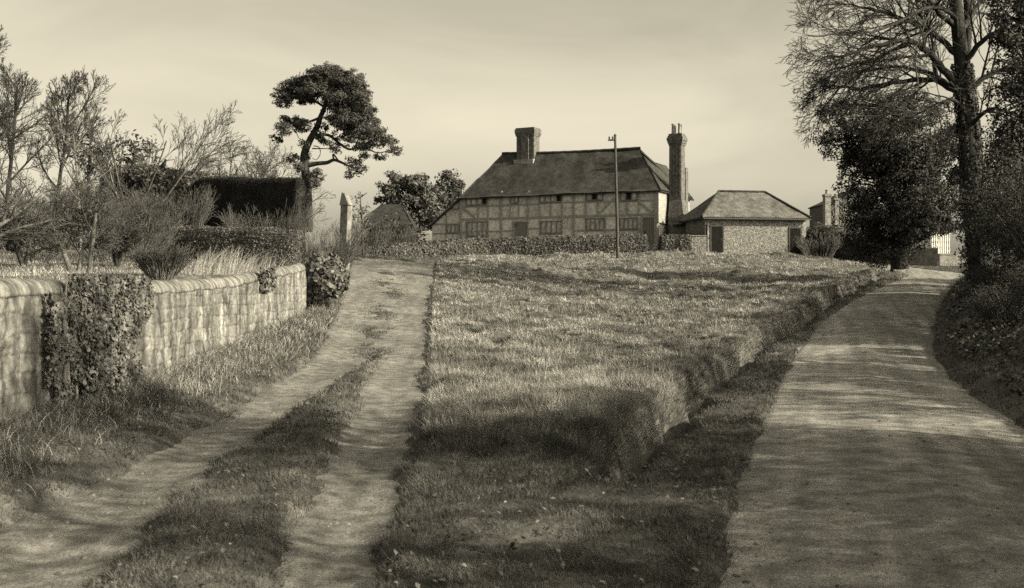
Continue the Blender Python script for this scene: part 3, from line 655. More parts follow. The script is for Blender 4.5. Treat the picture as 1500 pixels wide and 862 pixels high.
def hdoor(zx0, zy0, zx1, zy1):
    u0, zt = fz(zx1, zy0); u1, zb = fz(zx0, zy1)
    d = MB(); n = 5
    for k in range(n): d.box(u0 + (u1 - u0) * k / n + .006, u0 + (u1 - u0) * (k + 1) / n - .006, -.04 - .004 * (k % 2), -.005, zb - .1, zt, hf)
    o = d.build('door', M['door'], HOUSE); MB().box(u1 - .25, u1 - .19, -.08, -.04, zb + .9, zb + 1.1, hf).build('handle', M['iron'], o)
    f = MB(); f.box(u0 - .1, u0 - .003, -.085, -.001, zb - .1, zt, hf).box(u1 + .003, u1 + .1, -.085, -.001, zb - .1, zt, hf).box(u0 - .1, u1 + .1, -.085, -.001, zt + .003, zt + .12, hf).build('door_frame', M['oak'], HOUSE)
hdoor(552, 596, 622, 675); hdoor(1228, 572, 1288, 715)
u0, _ = fz(1320, 720); u1, _ = fz(1236, 720); zs = fz(1280, 716)[1]
MB().box(u0, u1, -1.2, -.1, zs - .7, zs - .02, hf).box(u0 - .05, u1 + .05, -1.75, -1.2, zs - .9, zs - .22, hf).build('doorstep', M['stone'], HOUSE, bevel=.02)
# ridge chimney
cb, cw = 14.1, 0
uc, bc = 12.75, HD / 2
c = MB(); c.box(uc - .82, uc + .82, bc - .55, bc + .55, 6.8, 10.15, hf); c.box(uc - .35, uc + .35, bc - .66, bc + .66, 6.8, 10.14, hf)
ch = c.build('chimney', M['brick'], HOUSE, bevel=.01)
c = MB()
for k, (e, z0, z1) in enumerate(((.04, 9.95, 10.08), (.08, 10.08, 10.22), (.11, 10.22, 10.55), (.05, 10.55, 10.66))): c.box(uc - .82 - e, uc + .82 + e, bc - .58 - e, bc + .58 + e, z0 + .002 * k, z1, hf)
c.build('chimney_cap', M['brick'], ch)
MB().box(uc - .9, uc + .9, bc - .9, bc + .62, 7.4, 7.95, hf).build('flashing', M['pbrick'], ch)
# tall end stack
def taper(mb, u, b, w0, d0, z0, w1, d1, z1, du=0):
    mb.hexa([hf(u - w0, b - d0, z0), hf(u + w0, b - d0, z0), hf(u + w0, b + d0, z0), hf(u - w0, b + d0, z0), hf(u + du - w1, b - d1, z1), hf(u + du + w1, b - d1, z1), hf(u + du + w1, b + d1, z1), hf(u + du - w1, b + d1, z1)])
su, sb = -.80, 2.3; c = MB()
taper(c, su - .18, sb, .66, .9, -1, .62, .85, 2.6); taper(c, su - .18, sb, .62, .85, 2.602, .50, .5, 4.0, .14); taper(c, su, sb, .50, .46, 4.002, .49, .45, 8.5)
for k in range(4): taper(c, su - .36 + .24 * k, sb, .07, .5, 4.3, .07, .49, 8.45)
st_ = c.build('chimney_stack', M['brick'], HOUSE)
c = MB()
for e, z0, z1 in ((.04, 8.25, 8.4), (.10, 8.402, 8.6), (.15, 8.602, 8.85), (.09, 8.852, 9.0), (.03, 9.002, 9.15)): taper(c, su, sb, .50 + e, .46 + e, z0, .50 + e, .46 + e, z1)
c.build('chimney_cap', M['brick'], st_)
for du, db in ((-.26, -.2), (.26, -.2), (-.26, .22), (.26, .22)):
    MB().lathe(hf(su + du, sb + db, 9.15), [(.15, 0), (.12, .1), (.105, .7), (.13, .73), (.13, .8)], 10).build('chimney_pot', M['pot'], st_, True)
c = MB(); taper(c, -1.12, 3.3, .16, .3, 2, .16, .3, 6.6); c.build('side_flue', M['brick'], HOUSE)

# ------------------------------------------------------------------ outbuilding
TO = math.radians(10); OC = P(1033, 371, 80); OU = Vector((math.cos(TO), -math.sin(TO), 0)) * 1; OU = Vector((math.cos(TO), math.sin(TO) * -1, 0))
# front normal leans to the left: the right end lies farther off
OU = Vector((math.cos(TO), math.sin(TO), 0)); OB = Vector((-math.sin(TO), math.cos(TO), 0))
def of(u, b, z): return OU * u + OB * b + Vector((0, 0, z))
def ofac(px, py):
    k = (px - CX) / F; u = (k * OC.y - OC.x) / (OU.x - k * OU.y); yy = OC.y + u * OU.y; return u, EYE + (HY - py) / F * yy - OC.z
OUT = thing('outbuilding', 'low flint outbuilding with a hipped tile roof and two plank doors', 'outbuilding', OC)
OL = ofac(1180, 375)[0]; OD = 5.4; OE = 2.62
MB().box(0, OL, 0, OD, -1.2, OE, of).build('wall', M['flint'], OUT)
for u in (0, OL):
    q_ = MB()
    for k in range(9):
        wq = .32 if k % 2 else .22; a = -.025 if u == 0 else OL + .025 - wq; q_.box(a, a + wq, -.028, .1, -.3 + .33 * k, -.3 + .33 * k + .32, of)
    q_.build('brick_quoins', M['pbrick'], OUT)
r0, r1 = of(2.05, OD / 2, 4.75), of(5.75, OD / 2, 4.75); e = .42
a0, a1, a2, a3 = of(-e, -e, OE - .02), of(OL + e * .6, -e, OE - .02), of(OL + e * .6, OD + e, OE - .02), of(-e, OD + e, OE - .02)
V, fs = join([sheet((a0, a1, r1, r0), .12, 50, 22, .06, .05, 3), sheet((a2, a3, r0, r1), .12, 20, 10, .05), sheet((a3, a0, r0, r0), .12, 20, 20, .05, .03, 9), sheet((a1, a2, r1, r1), .12, 20, 20, .05, .03, 8)])
ro = link('roof', np_mesh('roof', V, fs), M['btiles'], OUT)
tube_obj('ridge_tiles', [([r0.lerp(r1, k / 12) + Vector((0, 0, .03 + .012 * (k % 2))) for k in range(13)], [.1] * 13), ([a0.lerp(r0, k / 12) + Vector((0, 0, .04)) for k in range(13)], [.09] * 13), ([a1.lerp(r1, k / 12) + Vector((0, 0, .04)) for k in range(13)], [.09] * 13)], 6, M['tiles'], ro)
MB().box(-.3, OL + .2, -e - .10, -e + .02, OE - .16, OE - .07, of).build('gutter', M['iron'], OUT)
tube_obj('downpipe', [([of(-.1, -e, OE - .15), of(.05, -.25, OE - .35), of(.12, -.08, OE - .6), of(.12, -.08, 1), of(.12, -.08, -.2)], [.045] * 5)], 6, M['iron'], OUT)
def odoor(px0, px1, py0, py1, nm='door'):
    u0, zt = ofac(px0, py0); u1, zb = ofac(px1, py1); f = MB()
    f.box(u0, u0 + .1, -.05, .02, zb - .1, zt, of).box(u1 - .1, u1, -.05, .02, zb - .1, zt, of).box(u0, u1, -.052, .02, zt - .1, zt + .02, of); f.build('door_frame', M['dwood'], OUT)
    d = MB()
    for k in range(5): d.box(u0 + .1 + (u1 - u0 - .2) * k / 5 + .004, u0 + .1 + (u1 - u0 - .2) * (k + 1) / 5 - .004, -.025 - .003 * (k % 2), .0, zb - .1, zt - .1, of)
    o = d.build('door', M['ddoor'], OUT); MB().box(u1 - .24, u1 - .19, -.06, -.026, zb + .85, zb + 1.02, of).build('handle', M['iron'], o)
    MB().box(u0 - .1, u1 + .1, -.35, -.0, zb - .4, zb - .05, of).build('doorstep', M['stone'], OUT, bevel=.02)
odoor(1040, 1060, 330, 370); odoor(1155, 1174, 333, 376)
# low link building between house and outbuilding
lk = thing('link_shed', 'low lean-to between the tall chimney and the outbuilding', 'shed', P(1014, 371, 84.5))
MB().box(-1.6, 1.2, 0, 3, -1, 2.3).build('wall', M['flint'], lk)
V, fs = sheet((Vector((-1.5, -.3, 2.2)), Vector((1.4, -.3, 2.2)), Vector((1.4, 3.2, 2.9)), Vector((-1.5, 3.2, 2.9))), .12, 14, 10, .05); link('roof', np_mesh('roof', V, fs), M['tiles'], lk)
# flint yard wall
t = thing('flint_wall', 'short flint yard wall joining the hedge to the outbuilding', 'wall', P(1022, 371, 79))
mb = MB(); a, b2 = P(1009, 371, 79) - t.location, P(1034, 371, 79) - t.location
mb.box(a.x, b2.x, -.2, .2, -.6, 1.18).box(a.x - .02, b2.x + .02, -.24, .24, 1.182, 1.27); mb.build('wall_body', M['flint'], t, bevel=.03)

# ------------------------------------------------------------------ hedges
def hedge(name, label, path, width, m, leaf, per_m2, cat='hedge', rnd=.08, round_=.25, base_drop=.3, mcore='core'):
    """path: list of (point at the middle of the top)"""
    t = thing(name, label, cat, (path[len(path) // 2].x, path[len(path) // 2].y, gz(path[len(path) // 2].x, path[len(path) // 2].y)))
    pts = []; 
    for a, b in zip(path[:-1], path[1:]):
        n = max(2, int((b - a).length / .25)); pts += [a.lerp(b, k / n) for k in range(n)]
    pts.append(path[-1]); A = np.array([tuple(p) for p in pts]); n = len(A)
    tg = np.gradient(A[:, :2], axis=0); tg /= np.linalg.norm(tg, axis=1, keepdims=True); nr = np.stack([-tg[:, 1], tg[:, 0]], 1)
    prof = [(-.5, 0.), (-.5, .35), (-.5, .7), (-.47, .9), (-.36, 1.), (0, 1.02), (.36, 1.), (.47, .9), (.5, .7), (.5, .35), (.5, 0.)]
    rows = []
    for (s, v) in prof:
        xy = A[:, :2] + nr * s * width * .88; g0 = ground(xy[:, 0], xy[:, 1]) - base_drop
        zz = g0 + (A[:, 2] - .05 - g0) * v; j = rnd * fbm(np.arange(n) * .35 + s * 9, np.arange(n) * 0 + v * 4, 3)
        rows.append(np.stack([xy[:, 0] + nr[:, 0] * j, xy[:, 1] + nr[:, 1] * j, zz + j * .7 * (v > .8)], 1))
    Vc = np.stack(rows, 1); k = len(prof); i = np.arange(n * k).reshape(n, k)
    q = np.stack([i[:-1, :-1], i[1:, :-1], i[1:, 1:], i[:-1, 1:]], -1).reshape(-1, 4); Vf = Vc.reshape(-1, 3)
    o = link('inner_growth', np_mesh('inner_growth', Vf, [q, i[:1], i[-1:, ::-1]]), M[mcore], t); o.matrix_parent_inverse = Matrix.Translation(-t.location)
    # leaves over the skin
    tri = [Vf[q[:, [0, 1, 2]]], Vf[q[:, [0, 2, 3]]]]
    for e_ in (i[0], i[-1]):
        for a_ in range(1, k - 1): tri.append(Vf[[[e_[0], e_[a_], e_[a_ + 1]]]])
    T = np.concatenate(tri); cr = np.cross(T[:, 1] - T[:, 0], T[:, 2] - T[:, 0]); ar = np.linalg.norm(cr, axis=1) / 2
    ctr = A.mean(0); N_ = int(ar.sum() * per_m2); f = rng.choice(len(T), N_, p=ar / ar.sum()); u = rng.random((N_, 2)); fl = u.sum(1) > 1; u[fl] = 1 - u[fl]
    C = T[f, 0] + (T[f, 1] - T[f, 0]) * u[:, :1] + (T[f, 2] - T[f, 0]) * u[:, 1:]; nn = cr[f] / (2 * ar[f][:, None] + 1e-9)
    mid = A[np.abs(C[:, None, :2] - A[None, ::4, :2]).sum(-1).argmin(1) * 4 if n > 4 else np.zeros(N_, int)]; mid = np.clip(mid, -1e9, 1e9)
    outw = np.c_[C[:, :2] - mid[:, :2], np.full(N_, .2)]; sg = np.sign((nn * outw).sum(1)); sg[sg == 0] = 1; nn *= sg[:, None]
    C = C + nn * (leaf * (rng.random((N_, 1)) * 2.2 - .6) + rnd * .6 * np.abs(fbm(C[:, 0] * 1.7 + C[:, 1], C[:, 2] * 1.7, 2))[:, None])
    Vl, ql = cards(C, nn, leaf, .65, .6); o = link('foliage', np_mesh('foliage', Vl, [ql]), M[m], t); o.matrix_parent_inverse = Matrix.Translation(-t.location)
    return t
hedge('clipped_hedge', 'long clipped hedge in front of the farmhouse windows', [P(716, 352, 77), P(760, 349, 77.3), P(830, 347.5, 77.6), P(900, 346, 78), P(945, 344.5, 78.5)], 1.1, 'hedge', .06, 260, rnd=.16)
hedge('clipped_hedge', 'shaggy dark hedge at the top of the lane, left of the farmhouse', [P(511, 366, 66), P(560, 364, 68), P(610, 357, 72), P(660, 354, 74), P(706, 351, 76)], 1.5, 'hedge', .07, 170, rnd=.35)
hedge('clipped_hedge', 'short clipped hedge between the doorstep and the flint wall', [P(967, 345, 79), P(990, 345, 79), P(1010, 346, 79)], 1.0, 'hedge', .06, 260, rnd=.14)
hedge('topiary_hedge', 'tall square-cut block of black yew hedge in the garden', [P(287, 268, 45.5), P(296, 262, 45.2), P(330, 261, 44.4), P(385, 263, 43.2), P(430, 262, 42.3), P(440, 262, 42)], .5, 'dhedge', .028, 900, rnd=.09, mcore='dhedge')
hedge('garden_hedge', 'long weathered hedge running behind the orchard trees', [P(168, 252, 49), P(195, 249, 48), P(240, 249, 47), P(275, 256, 46.5), P(296, 268, 46)], 1.6, 'hedge', .07, 200, rnd=.5)
hedge('low_hedge', 'low flat-topped hedge in front of the black yew block', [P(255, 333, 35), P(300, 333, 34.6), P(350, 334, 34.3), P(400, 334, 34), P(440, 337, 34)], .9, 'hedge', .028, 700, rnd=.1)
hedge('lane_hedge', 'dark overgrown hedge between the outbuilding and the road', [P(1184, 336, 83), P(1215, 338, 81), P(1250, 346, 79), P(1290, 357, 77)], 1.8, 'ever', .06, 240, rnd=1.1)
# bird on the hedge
b = thing('bird', 'black bird perched on top of the garden hedge', 'bird', P(236, 249, 47)); bm_ = MB()
bm_.lathe((0, 0, 0), [(.02, -.02), (.09, .1), (.13, .25), (.11, .38), (.06, .46), (.075, .54), (.05, .62), (.005, .64)], 10)
bm_.add([(.0, -.03, .1), (0, .03, .1), (-.35, .0, -.12), (-.1, 0, .28)], [(0, 1, 2), (0, 2, 3), (1, 3, 2), (0, 3, 1)]).add([(.05, -.02, .57), (.05, .02, .57), (.17, 0, .55), (.05, 0, .6)], [(0, 1, 2), (0, 2, 3), (1, 3, 2), (0, 3, 1)])
bm_.build('body', M['bird'], b, True); b.rotation_euler = (0, math.radians(25), 0); b.scale = (.8,) * 3

# ------------------------------------------------------------------ trees
def off(o, t): o.matrix_parent_inverse = Matrix.Translation(-t.location); return o
def bare_tree(name, label, basep, out, mt='twig', mb_='bark', group=None, split=2, cat='tree', crown='crown', shift=None):
    """out: dict level -> polylines in world space"""
    t = thing(name, label, cat, basep, group)
    big = [p for l in out if l < split for p in out[l]]; small = [p for l in out if l >= split for p in out[l]]
    off(tube_obj('trunk', big, 8, M[mb_], t), t)
    if small:
        thick_ = [p for p in small if p[1][0] > .03]; thin = [p for p in small if p[1][0] <= .03]; prt = []
        if thick_: v, q = tubes(thick_, 5); prt.append((v, [q]))
        if thin: v, q = tubes(thin, 3); prt.append((v, [q]))
        V, fs = join(prt); off(link(crown, np_mesh(crown, V, fs), M[mt], t, True), t)
    return t
def smooth_pts(pts, rad, k=4):
    n = len(pts); P_ = [pts[0] * 2 - pts[1]] + list(pts) + [pts[-1] * 2 - pts[-2]]; o = []; r_ = []
    for i in range(1, n):
        for j in range(k):
            t = j / k; a, b, c, d = P_[i - 1], P_[i], P_[i + 1], P_[i + 2]
            o.append(.5 * ((2 * b) + (c - a) * t + (2 * a - 5 * b + 4 * c - d) * t * t + (3 * b - a - 3 * c + d) * t ** 3)); r_.append(rad[i - 1] * (1 - t) + rad[i] * t)
    o.append(pts[-1]); r_.append(rad[-1]); return o, r_
def plen(pts): return sum((b - a).length for a, b in zip(pts[:-1], pts[1:]))

# --- the big bare tree on the right
YT = 45.0
def limb(out, pix, r0, r1, S, dY=0, lv=1):
    pix = [(a if a > 1240 else 1240 - (1240 - a) * .68, b) for a, b in pix]; n = len(pix); pts = [P(a, b, YT + dY * (k / (n - 1)) ** 1.0) for k, (a, b) in enumerate(pix)]
    pts, rad = smooth_pts(pts, [r0 + (r1 - r0) * k / (n - 1) for k in range(n)], 4)
    pts = [p + rv() * .05 for p in pts]
    out.setdefault(lv, []).append((pts, rad)); sprout(out, pts, rad, plen(pts), lv, S)
S = spec([0, 22, 9, 5, 0], [0, .35, .52, .5, 0], [50, 40, 34, 30, 0], [6, 7, 6, 5, 3], [.1, .09, .12, .13, .14], [.05, .01, -.03, -.01, .02], taper=[.5, .4, .35, .4, .5], t0=[.3, .16, .15, .15, .2], rr=[.6, .5, .55, .6, .6], rmin=.009)
out = {}
trunk = [P(a, b, YT) for a, b in ((1440, 440), (1428, 330), (1421, 220), (1413, 130), (1405, 55), (1398, -20), (1396, -130), (1390, -260), (1392, -380))]
tp, tr = smooth_pts(trunk, [.5, .43, .38, .34, .30, .27, .22, .15, .06]); out[0] = [(tp, tr)]
t2 = [P(a, b, YT + 1) for a, b in ((1413, 120), (1418, 40), (1416, -40), (1430, -160), (1440, -290))]; tp, tr = smooth_pts(t2, [.2, .17, .15, .1, .05]); out[0].append((tp, tr))
for pix, r0, dY in (
    (((1408, 132), (1380, 100), (1357, 75), (1338, 61), (1318, 60), (1284, 67), (1243, 80), (1200, 84), (1165, 92)), .17, -2),
    (((1410, 140), (1370, 118), (1320, 120), (1260, 130), (1212, 127), (1168, 140)), .14, 3),
    (((1404, 80), (1370, 52), (1344, 37), (1308, 23), (1274, 14), (1236, 7), (1180, 8)), .14, 1),
    (((1400, 40), (1370, 10), (1340, -28), (1290, -58), (1230, -66), (1165, -40)), .13, -3),
    (((1335, 62), (1300, 78), (1274, 90), (1241, 97), (1200, 106), (1160, 135)), .08, 2),
    (((1411, 158), (1392, 144), (1376, 156), (1350, 172), (1310, 168), (1255, 170)), .09, -2),
    (((1412, 145), (1385, 120), (1355, 105), (1310, 98), (1255, 110), (1200, 150), (1180, 178)), .1, 5),
    (((1398, 0), (1360, -50), (1310, -100), (1250, -120), (1190, -110)), .12, 3),
    (((1397, -60), (1370, -130), (1320, -190), (1270, -220)), .11, -1),
    (((1355, 74), (1356, 40), (1360, 0), (1352, -50)), .07, 0),
    (((1408, 100), (1440, 60), (1480, 40), (1530, 30), (1580, 50)), .13, -3),
    (((1404, 50), (1440, 0), (1490, -50), (1550, -70)), .13, 4),
    (((1412, 140), (1450, 110), (1500, 100), (1560, 110), (1610, 140)), .13, 0),
    (((1418, 190), (1450, 160), (1490, 170), (1530, 190)), .1, -4),
    (((1397, -100), (1440, -180), (1500, -230), (1560, -240)), .11, 0),
    (((1402, 60), (1395, 20), (1350, 15), (1290, 45), (1230, 48), (1160, 55)), .1, -6),
    (((1394, -200), (1400, -280), (1380, -360), (1370, -420)), .08, 0)):
    limb(out, pix, r0, .02, S, dY)
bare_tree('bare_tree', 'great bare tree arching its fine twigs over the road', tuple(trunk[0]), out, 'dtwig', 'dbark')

n = 9000; tt = rng.random(n); tp_ = np.array([tuple(p) for p in out[0][0][0]]); k_ = tt * (len(tp_) * .42); i0 = k_.astype(int); f_ = (k_ - i0)[:, None]; c_ = tp_[i0] * (1 - f_) + tp_[i0 + 1] * f_
an_ = rng.random(n) * 6.283; keep = fbm(an_ * 1.1, k_ * .35, 3) > -.12; nn_ = np.stack([np.cos(an_), np.sin(an_), 0 * an_], 1); c_ = c_ + nn_ * (.46 - .16 * tt + .14 * rng.random(n))[:, None]
t = thing('trunk_ivy', 'ragged dark ivy climbing the great bare tree trunk', 'ivy', tuple(trunk[0])); V, q = cards(c_[keep], nn_[keep] + [0, 0, .3], .055, .5, .8, .12); off(link('leaves', np_mesh('leaves', V, [q]), M['yew'], t), t)
def onground_(px, Y): return Vector(((px - CX) / F * Y, Y, gz((px - CX) / F * Y, Y)))
# --- leafy crown trees from ellipsoids in photo pixels
def px_ells(lst, Y, depth=1.0):
    o = []
    for e in lst:
        px, py, rx, ry = e[:4]; dy = e[4] if len(e) > 4 else 0; c = P(px, py, Y + dy); s = (Y + dy) / F; o.append((tuple(c), (rx * s, max(.5, .5 * (rx + ry) * s * depth), ry * s)))
    return o
def leafy(name, label, basep, ells, m, per, leaf, sub, trunkpts=None, tr=.3, cat='tree', hollow=.55, aspect=.5, mbk='bark', flat=.75, limb_r=.06, group=None, fill=.55):
    mbk = 'dbark' if m in ('yew', 'ever') else mbk; t = thing(name, label, cat, basep, group); polys = []
    base_ = Vector(basep); top = Vector(ells[0][0])
    tp_ = trunkpts or [base_ - Vector((0, 0, .2)), base_.lerp(top, .5) + rv() * .15, top]
    tp_, trd = smooth_pts(tp_, [tr * (1 - .75 * k / (len(tp_) - 1)) for k in range(len(tp_))], 4); polys.append((tp_, trd))
    V, q = clump_cloud(ells, per, leaf, sub, hollow, flat, aspect, fill); prt = [(V, [q])]
    o = off(link('crown', np_mesh('crown', V, [q]), M[m], t), t)
    lb = []
    for c, r in ells:
        c = Vector(c); k = min(range(len(tp_)), key=lambda j: (tp_[j] - c).length + 3 * max(0, tp_[j].z - c.z)); s = tp_[k]
        for _ in range(3):
            e = c + Vector((rv().x * r[0] * .7, rv().y * r[1] * .7, rv().z * r[2] * .6)); lb.append(smooth_pts([s, s.lerp(e, .5) + rv() * .25 + Vector((0, 0, .1)), e], [limb_r, limb_r * .6, limb_r * .25], 4))
    v1, q1 = tubes(polys, 9); v2, q2 = tubes(lb, 5); V, fs = join([(v1, [q1]), (v2, [q2])]); off(link('trunk', np_mesh('trunk', V, fs), M[mbk], t, True), t); return t
YY_ = 55
leafy('yew_tree', 'dense black yew tree beside the road beneath the bare boughs', tuple(P(1318, 392, YY_)),
      px_ells([(1300, 215, 70, 62), (1228, 172, 30, 24), (1216, 205, 20, 20), (1252, 245, 26, 30), (1292, 305, 44, 50), (1345, 300, 55, 56, -1), (1382, 235, 45, 55, 1), (1350, 165, 42, 28), (1290, 158, 36, 20), (1308, 362, 36, 20), (1265, 322, 22, 32), (1350, 325, 36, 18, 1), (1260, 205, 35, 30), (1325, 250, 60, 50), (1282, 362, 34, 18), (1330, 356, 34, 14), (1395, 300, 26, 40, 2), (1310, 340, 50, 26), (1214, 160, 20, 16), (1207, 192, 14, 20), (1226, 222, 22, 22), (1243, 272, 16, 22), (1250, 300, 18, 30), (1262, 345, 22, 26), (1275, 370, 26, 18), (1400, 210, 26, 30), (1236, 150, 16, 10), (1330, 140, 26, 12), (1300, 378, 30, 14)], YY_, .9),
      'yew', 900, .065, .42, trunkpts=[P(1318, 395, YY_), P(1315, 330, YY_), P(1305, 240, YY_), P(1310, 160, YY_)], tr=.45, hollow=.35)
leafy('thicket_tree', 'ivy-choked tree rising out of the roadside thicket behind the great trunk', tuple(P(1455, 395, 50)),
      px_ells([(1440, 300, 36, 46), (1478, 255, 44, 60), (1425, 335, 22, 36), (1505, 320, 50, 60), (1462, 215, 30, 42), (1510, 210, 40, 50), (1450, 360, 44, 34), (1432, 250, 16, 30)], 50, .8), 'yew', 420, .07, .42, trunkpts=[P(1470, 400, 50), P(1472, 320, 50), P(1478, 230, 50)], tr=.2, hollow=.2, flat=.9)
leafy('thicket_tree', 'dark scrubby tree wrapped round the foot of the great trunk', tuple(P(1428, 395, 43)),
      px_ells([(1424, 330, 24, 44), (1436, 275, 22, 40), (1452, 235, 22, 30), (1410, 300, 14, 26), (1420, 375, 26, 26), (1446, 330, 26, 50)], 43, .8), 'yew', 420, .06, .34, trunkpts=[P(1432, 398, 43), P(1434, 330, 43), P(1440, 250, 43)], tr=.12, hollow=.1, flat=.9)
leafy('evergreen_bush', 'low dark bush hiding the foot of the yew trunk', tuple(P(1306, 392, 52)), px_ells([(1306, 376, 22, 14), (1285, 380, 16, 10), (1325, 380, 14, 9)], 52), 'yew', 600, .06, .3, tr=.08, hollow=.2, limb_r=.03)
leafy('conifer_tree', 'dark conifer rising behind the tangled thicket at the picture edge', tuple(P(1500, 400, 38)),
      px_ells([(1490, 30, 36, 55), (1512, 110, 50, 50), (1480, 150, 32, 36), (1530, 190, 50, 40), (1525, -30, 60, 60), (1500, -90, 40, 50), (1495, 200, 40, 30), (1468, 70, 20, 50), (1462, 10, 18, 40), (1476, 215, 26, 40)], 38, .9),
      'yew', 800, .065, .4, trunkpts=[P(1502, 405, 38), P(1504, 200, 38), P(1505, 0, 38), P(1505, -140, 38)], tr=.3, hollow=.3)
leafy('evergreen_tree', 'round holm oak with pale lit leaves beside the farmhouse gable', tuple(P(600, 372, 102)),
      px_ells([(598, 292, 34, 34), (575, 272, 20, 18), (612, 272, 24, 18), (630, 300, 22, 30), (585, 315, 26, 22), (562, 290, 10, 14), (615, 325, 26, 18)], 102), 'ever', 200, .16, .6, tr=.35, hollow=.5)
leafy('evergreen_tree', 'smaller feathery evergreen showing just behind the farmhouse roof', tuple(P(660, 370, 108)),
      px_ells([(658, 275, 20, 20), (645, 285, 12, 18), (672, 282, 14, 18), (655, 258, 14, 10), (660, 305, 22, 20)], 108), 'ever', 200, .15, .55, tr=.3, hollow=.4)
leafy('small_evergreen', 'loose young evergreen tree beside the stone gate pier', tuple(P(532, 372, 60)),
      px_ells([(528, 290, 11, 12), (520, 312, 16, 14), (535, 305, 10, 14), (515, 335, 14, 14), (530, 330, 14, 16)], 60), 'ever', 110, .09, .3, tr=.08, hollow=.3, limb_r=.03)
for px, py, rx, ry, lab in ((132, 212, 26, 26, 'small dark evergreen showing through the bare orchard twigs'), (196, 226, 34, 30, 'rounded dark evergreen bush rising over the garden hedge')):
    leafy('evergreen_bush', lab, tuple(onground_(px, 53)), px_ells([(px, py, rx, ry), (px - rx * .5, py + ry * .4, rx * .6, ry * .6), (px + rx * .5, py + ry * .3, rx * .6, ry * .6), (px, py + 30, rx * .9, 20)], 53), 'yew', 170, .10, .4, tr=.15, hollow=.3)

# --- Scots pine
YP = 64
def zp(zx, zy, dy=0): return P(260 + zx / 2.534, 80 + zy / 2.537, YP + dy)
pt = thing('scots_pine', 'tall crooked Scots pine with a flat spreading crown behind the yew block', 'tree', tuple(zp(482, 640)))
lm = []
def pl(pts, r0, r1): 
    n = len(pts); lm.append(smooth_pts([zp(*p) for p in pts], [r0 + (r1 - r0) * k / (n - 1) for k in range(n)], 4))
pl([(486, 660), (480, 480), (470, 400), (474, 360), (492, 318), (518, 270), (530, 235), (546, 195), (556, 150), (565, 100)], .36, .1)
br0 = len(lm)
pl([(484, 412), (520, 405), (555, 402), (580, 392), (605, 400), (630, 412), (655, 425)], .19, .05); pl([(580, 392), (577, 370), (590, 385), (600, 398)], .07, .05)
pl([(505, 300), (560, 300), (600, 330), (635, 352), (658, 345), (670, 318), (690, 300)], .12, .05); pl([(655, 345), (700, 350), (740, 365), (780, 360)], .07, .03)
pl([(530, 235), (490, 250), (440, 260), (400, 275)], .11, .03); pl([(545, 195), (500, 170), (440, 160), (390, 155)], .1, .03); pl([(548, 190), (600, 200), (640, 220), (690, 260)], .11, .03)
pl([(556, 150), (600, 120), (650, 110), (690, 120)], .08, .03); pl([(560, 130), (520, 100), (480, 100)], .07, .03); pl([(440, 285), (450, 310), (470, 320)], .03, .02); pl([(505, 340), (525, 345), (530, 370), (515, 392), (500, 385)], .04, .02); pl([(500, 350), (545, 350), (570, 352)], .05, .02)
lm = [(a_, [q_ * .8 for q_ in b_]) for a_, b_ in lm]
off(tube_obj('trunk', lm[:1], 10, M['dbark'], pt), pt); off(tube_obj('limbs', lm[1:], 7, M['dbark'], pt), pt)
pe = [(565, 85, 85, 32), (500, 100, 60, 30), (630, 95, 55, 34), (440, 130, 55, 28), (385, 155, 38, 24), (470, 155, 50, 22), (560, 125, 70, 25), (675, 115, 32, 30), (640, 150, 55, 26, 2), (400, 180, 40, 14),
      (430, 255, 55, 26), (390, 275, 32, 20), (470, 262, 30, 18), (372, 312, 20, 12), (600, 195, 45, 25), (660, 205, 48, 32), (640, 245, 60, 30, -2), (700, 250, 48, 30), (720, 290, 48, 25), (660, 285, 45, 24), (770, 325, 40, 20), (800, 352, 26, 16), (750, 378, 26, 10), (710, 330, 34, 18), (600, 245, 30, 20), (600, 300, 25, 14),
      (655, 400, 24, 22), (680, 425, 18, 18), (640, 440, 14, 14), (430, 385, 24, 16), (450, 412, 22, 16), (505, 440, 26, 18), (510, 475, 20, 20), (540, 270, 18, 12), (520, 320, 22, 10), (480, 385, 20, 22), (460, 430, 14, 18), (560, 200, 25, 12), (590, 165, 50, 28), (625, 205, 50, 28), (585, 240, 38, 22), (680, 150, 34, 24), (690, 215, 40, 26), (740, 300, 40, 22), (640, 320, 26, 16), (640, 275, 45, 24), (600, 125, 60, 28), (650, 180, 50, 30), (700, 200, 30, 24), (560, 60, 60, 16), (500, 130, 60, 22), (430, 110, 40, 18), (555, 335, 24, 14), (470, 330, 18, 12), (590, 345, 22, 14), (680, 345, 26, 16), (530, 300, 20, 12), (690, 380, 22, 12)]
E = []
for e in pe:
    dy = (e[4] if len(e) > 4 else 0) + (R() - .5) * 2.5; s = YP / F / 2.535; E.append((tuple(zp(e[0], e[1], dy)), (e[2] * s * 1.12, (e[2] + e[3]) * .6 * s + .4, e[3] * s * 1.25)))
V, q = clump_cloud(E, 1300, .085, .30, .2, .6, .36); off(link('crown', np_mesh('crown', V, [q]), M['pine'], pt), pt)

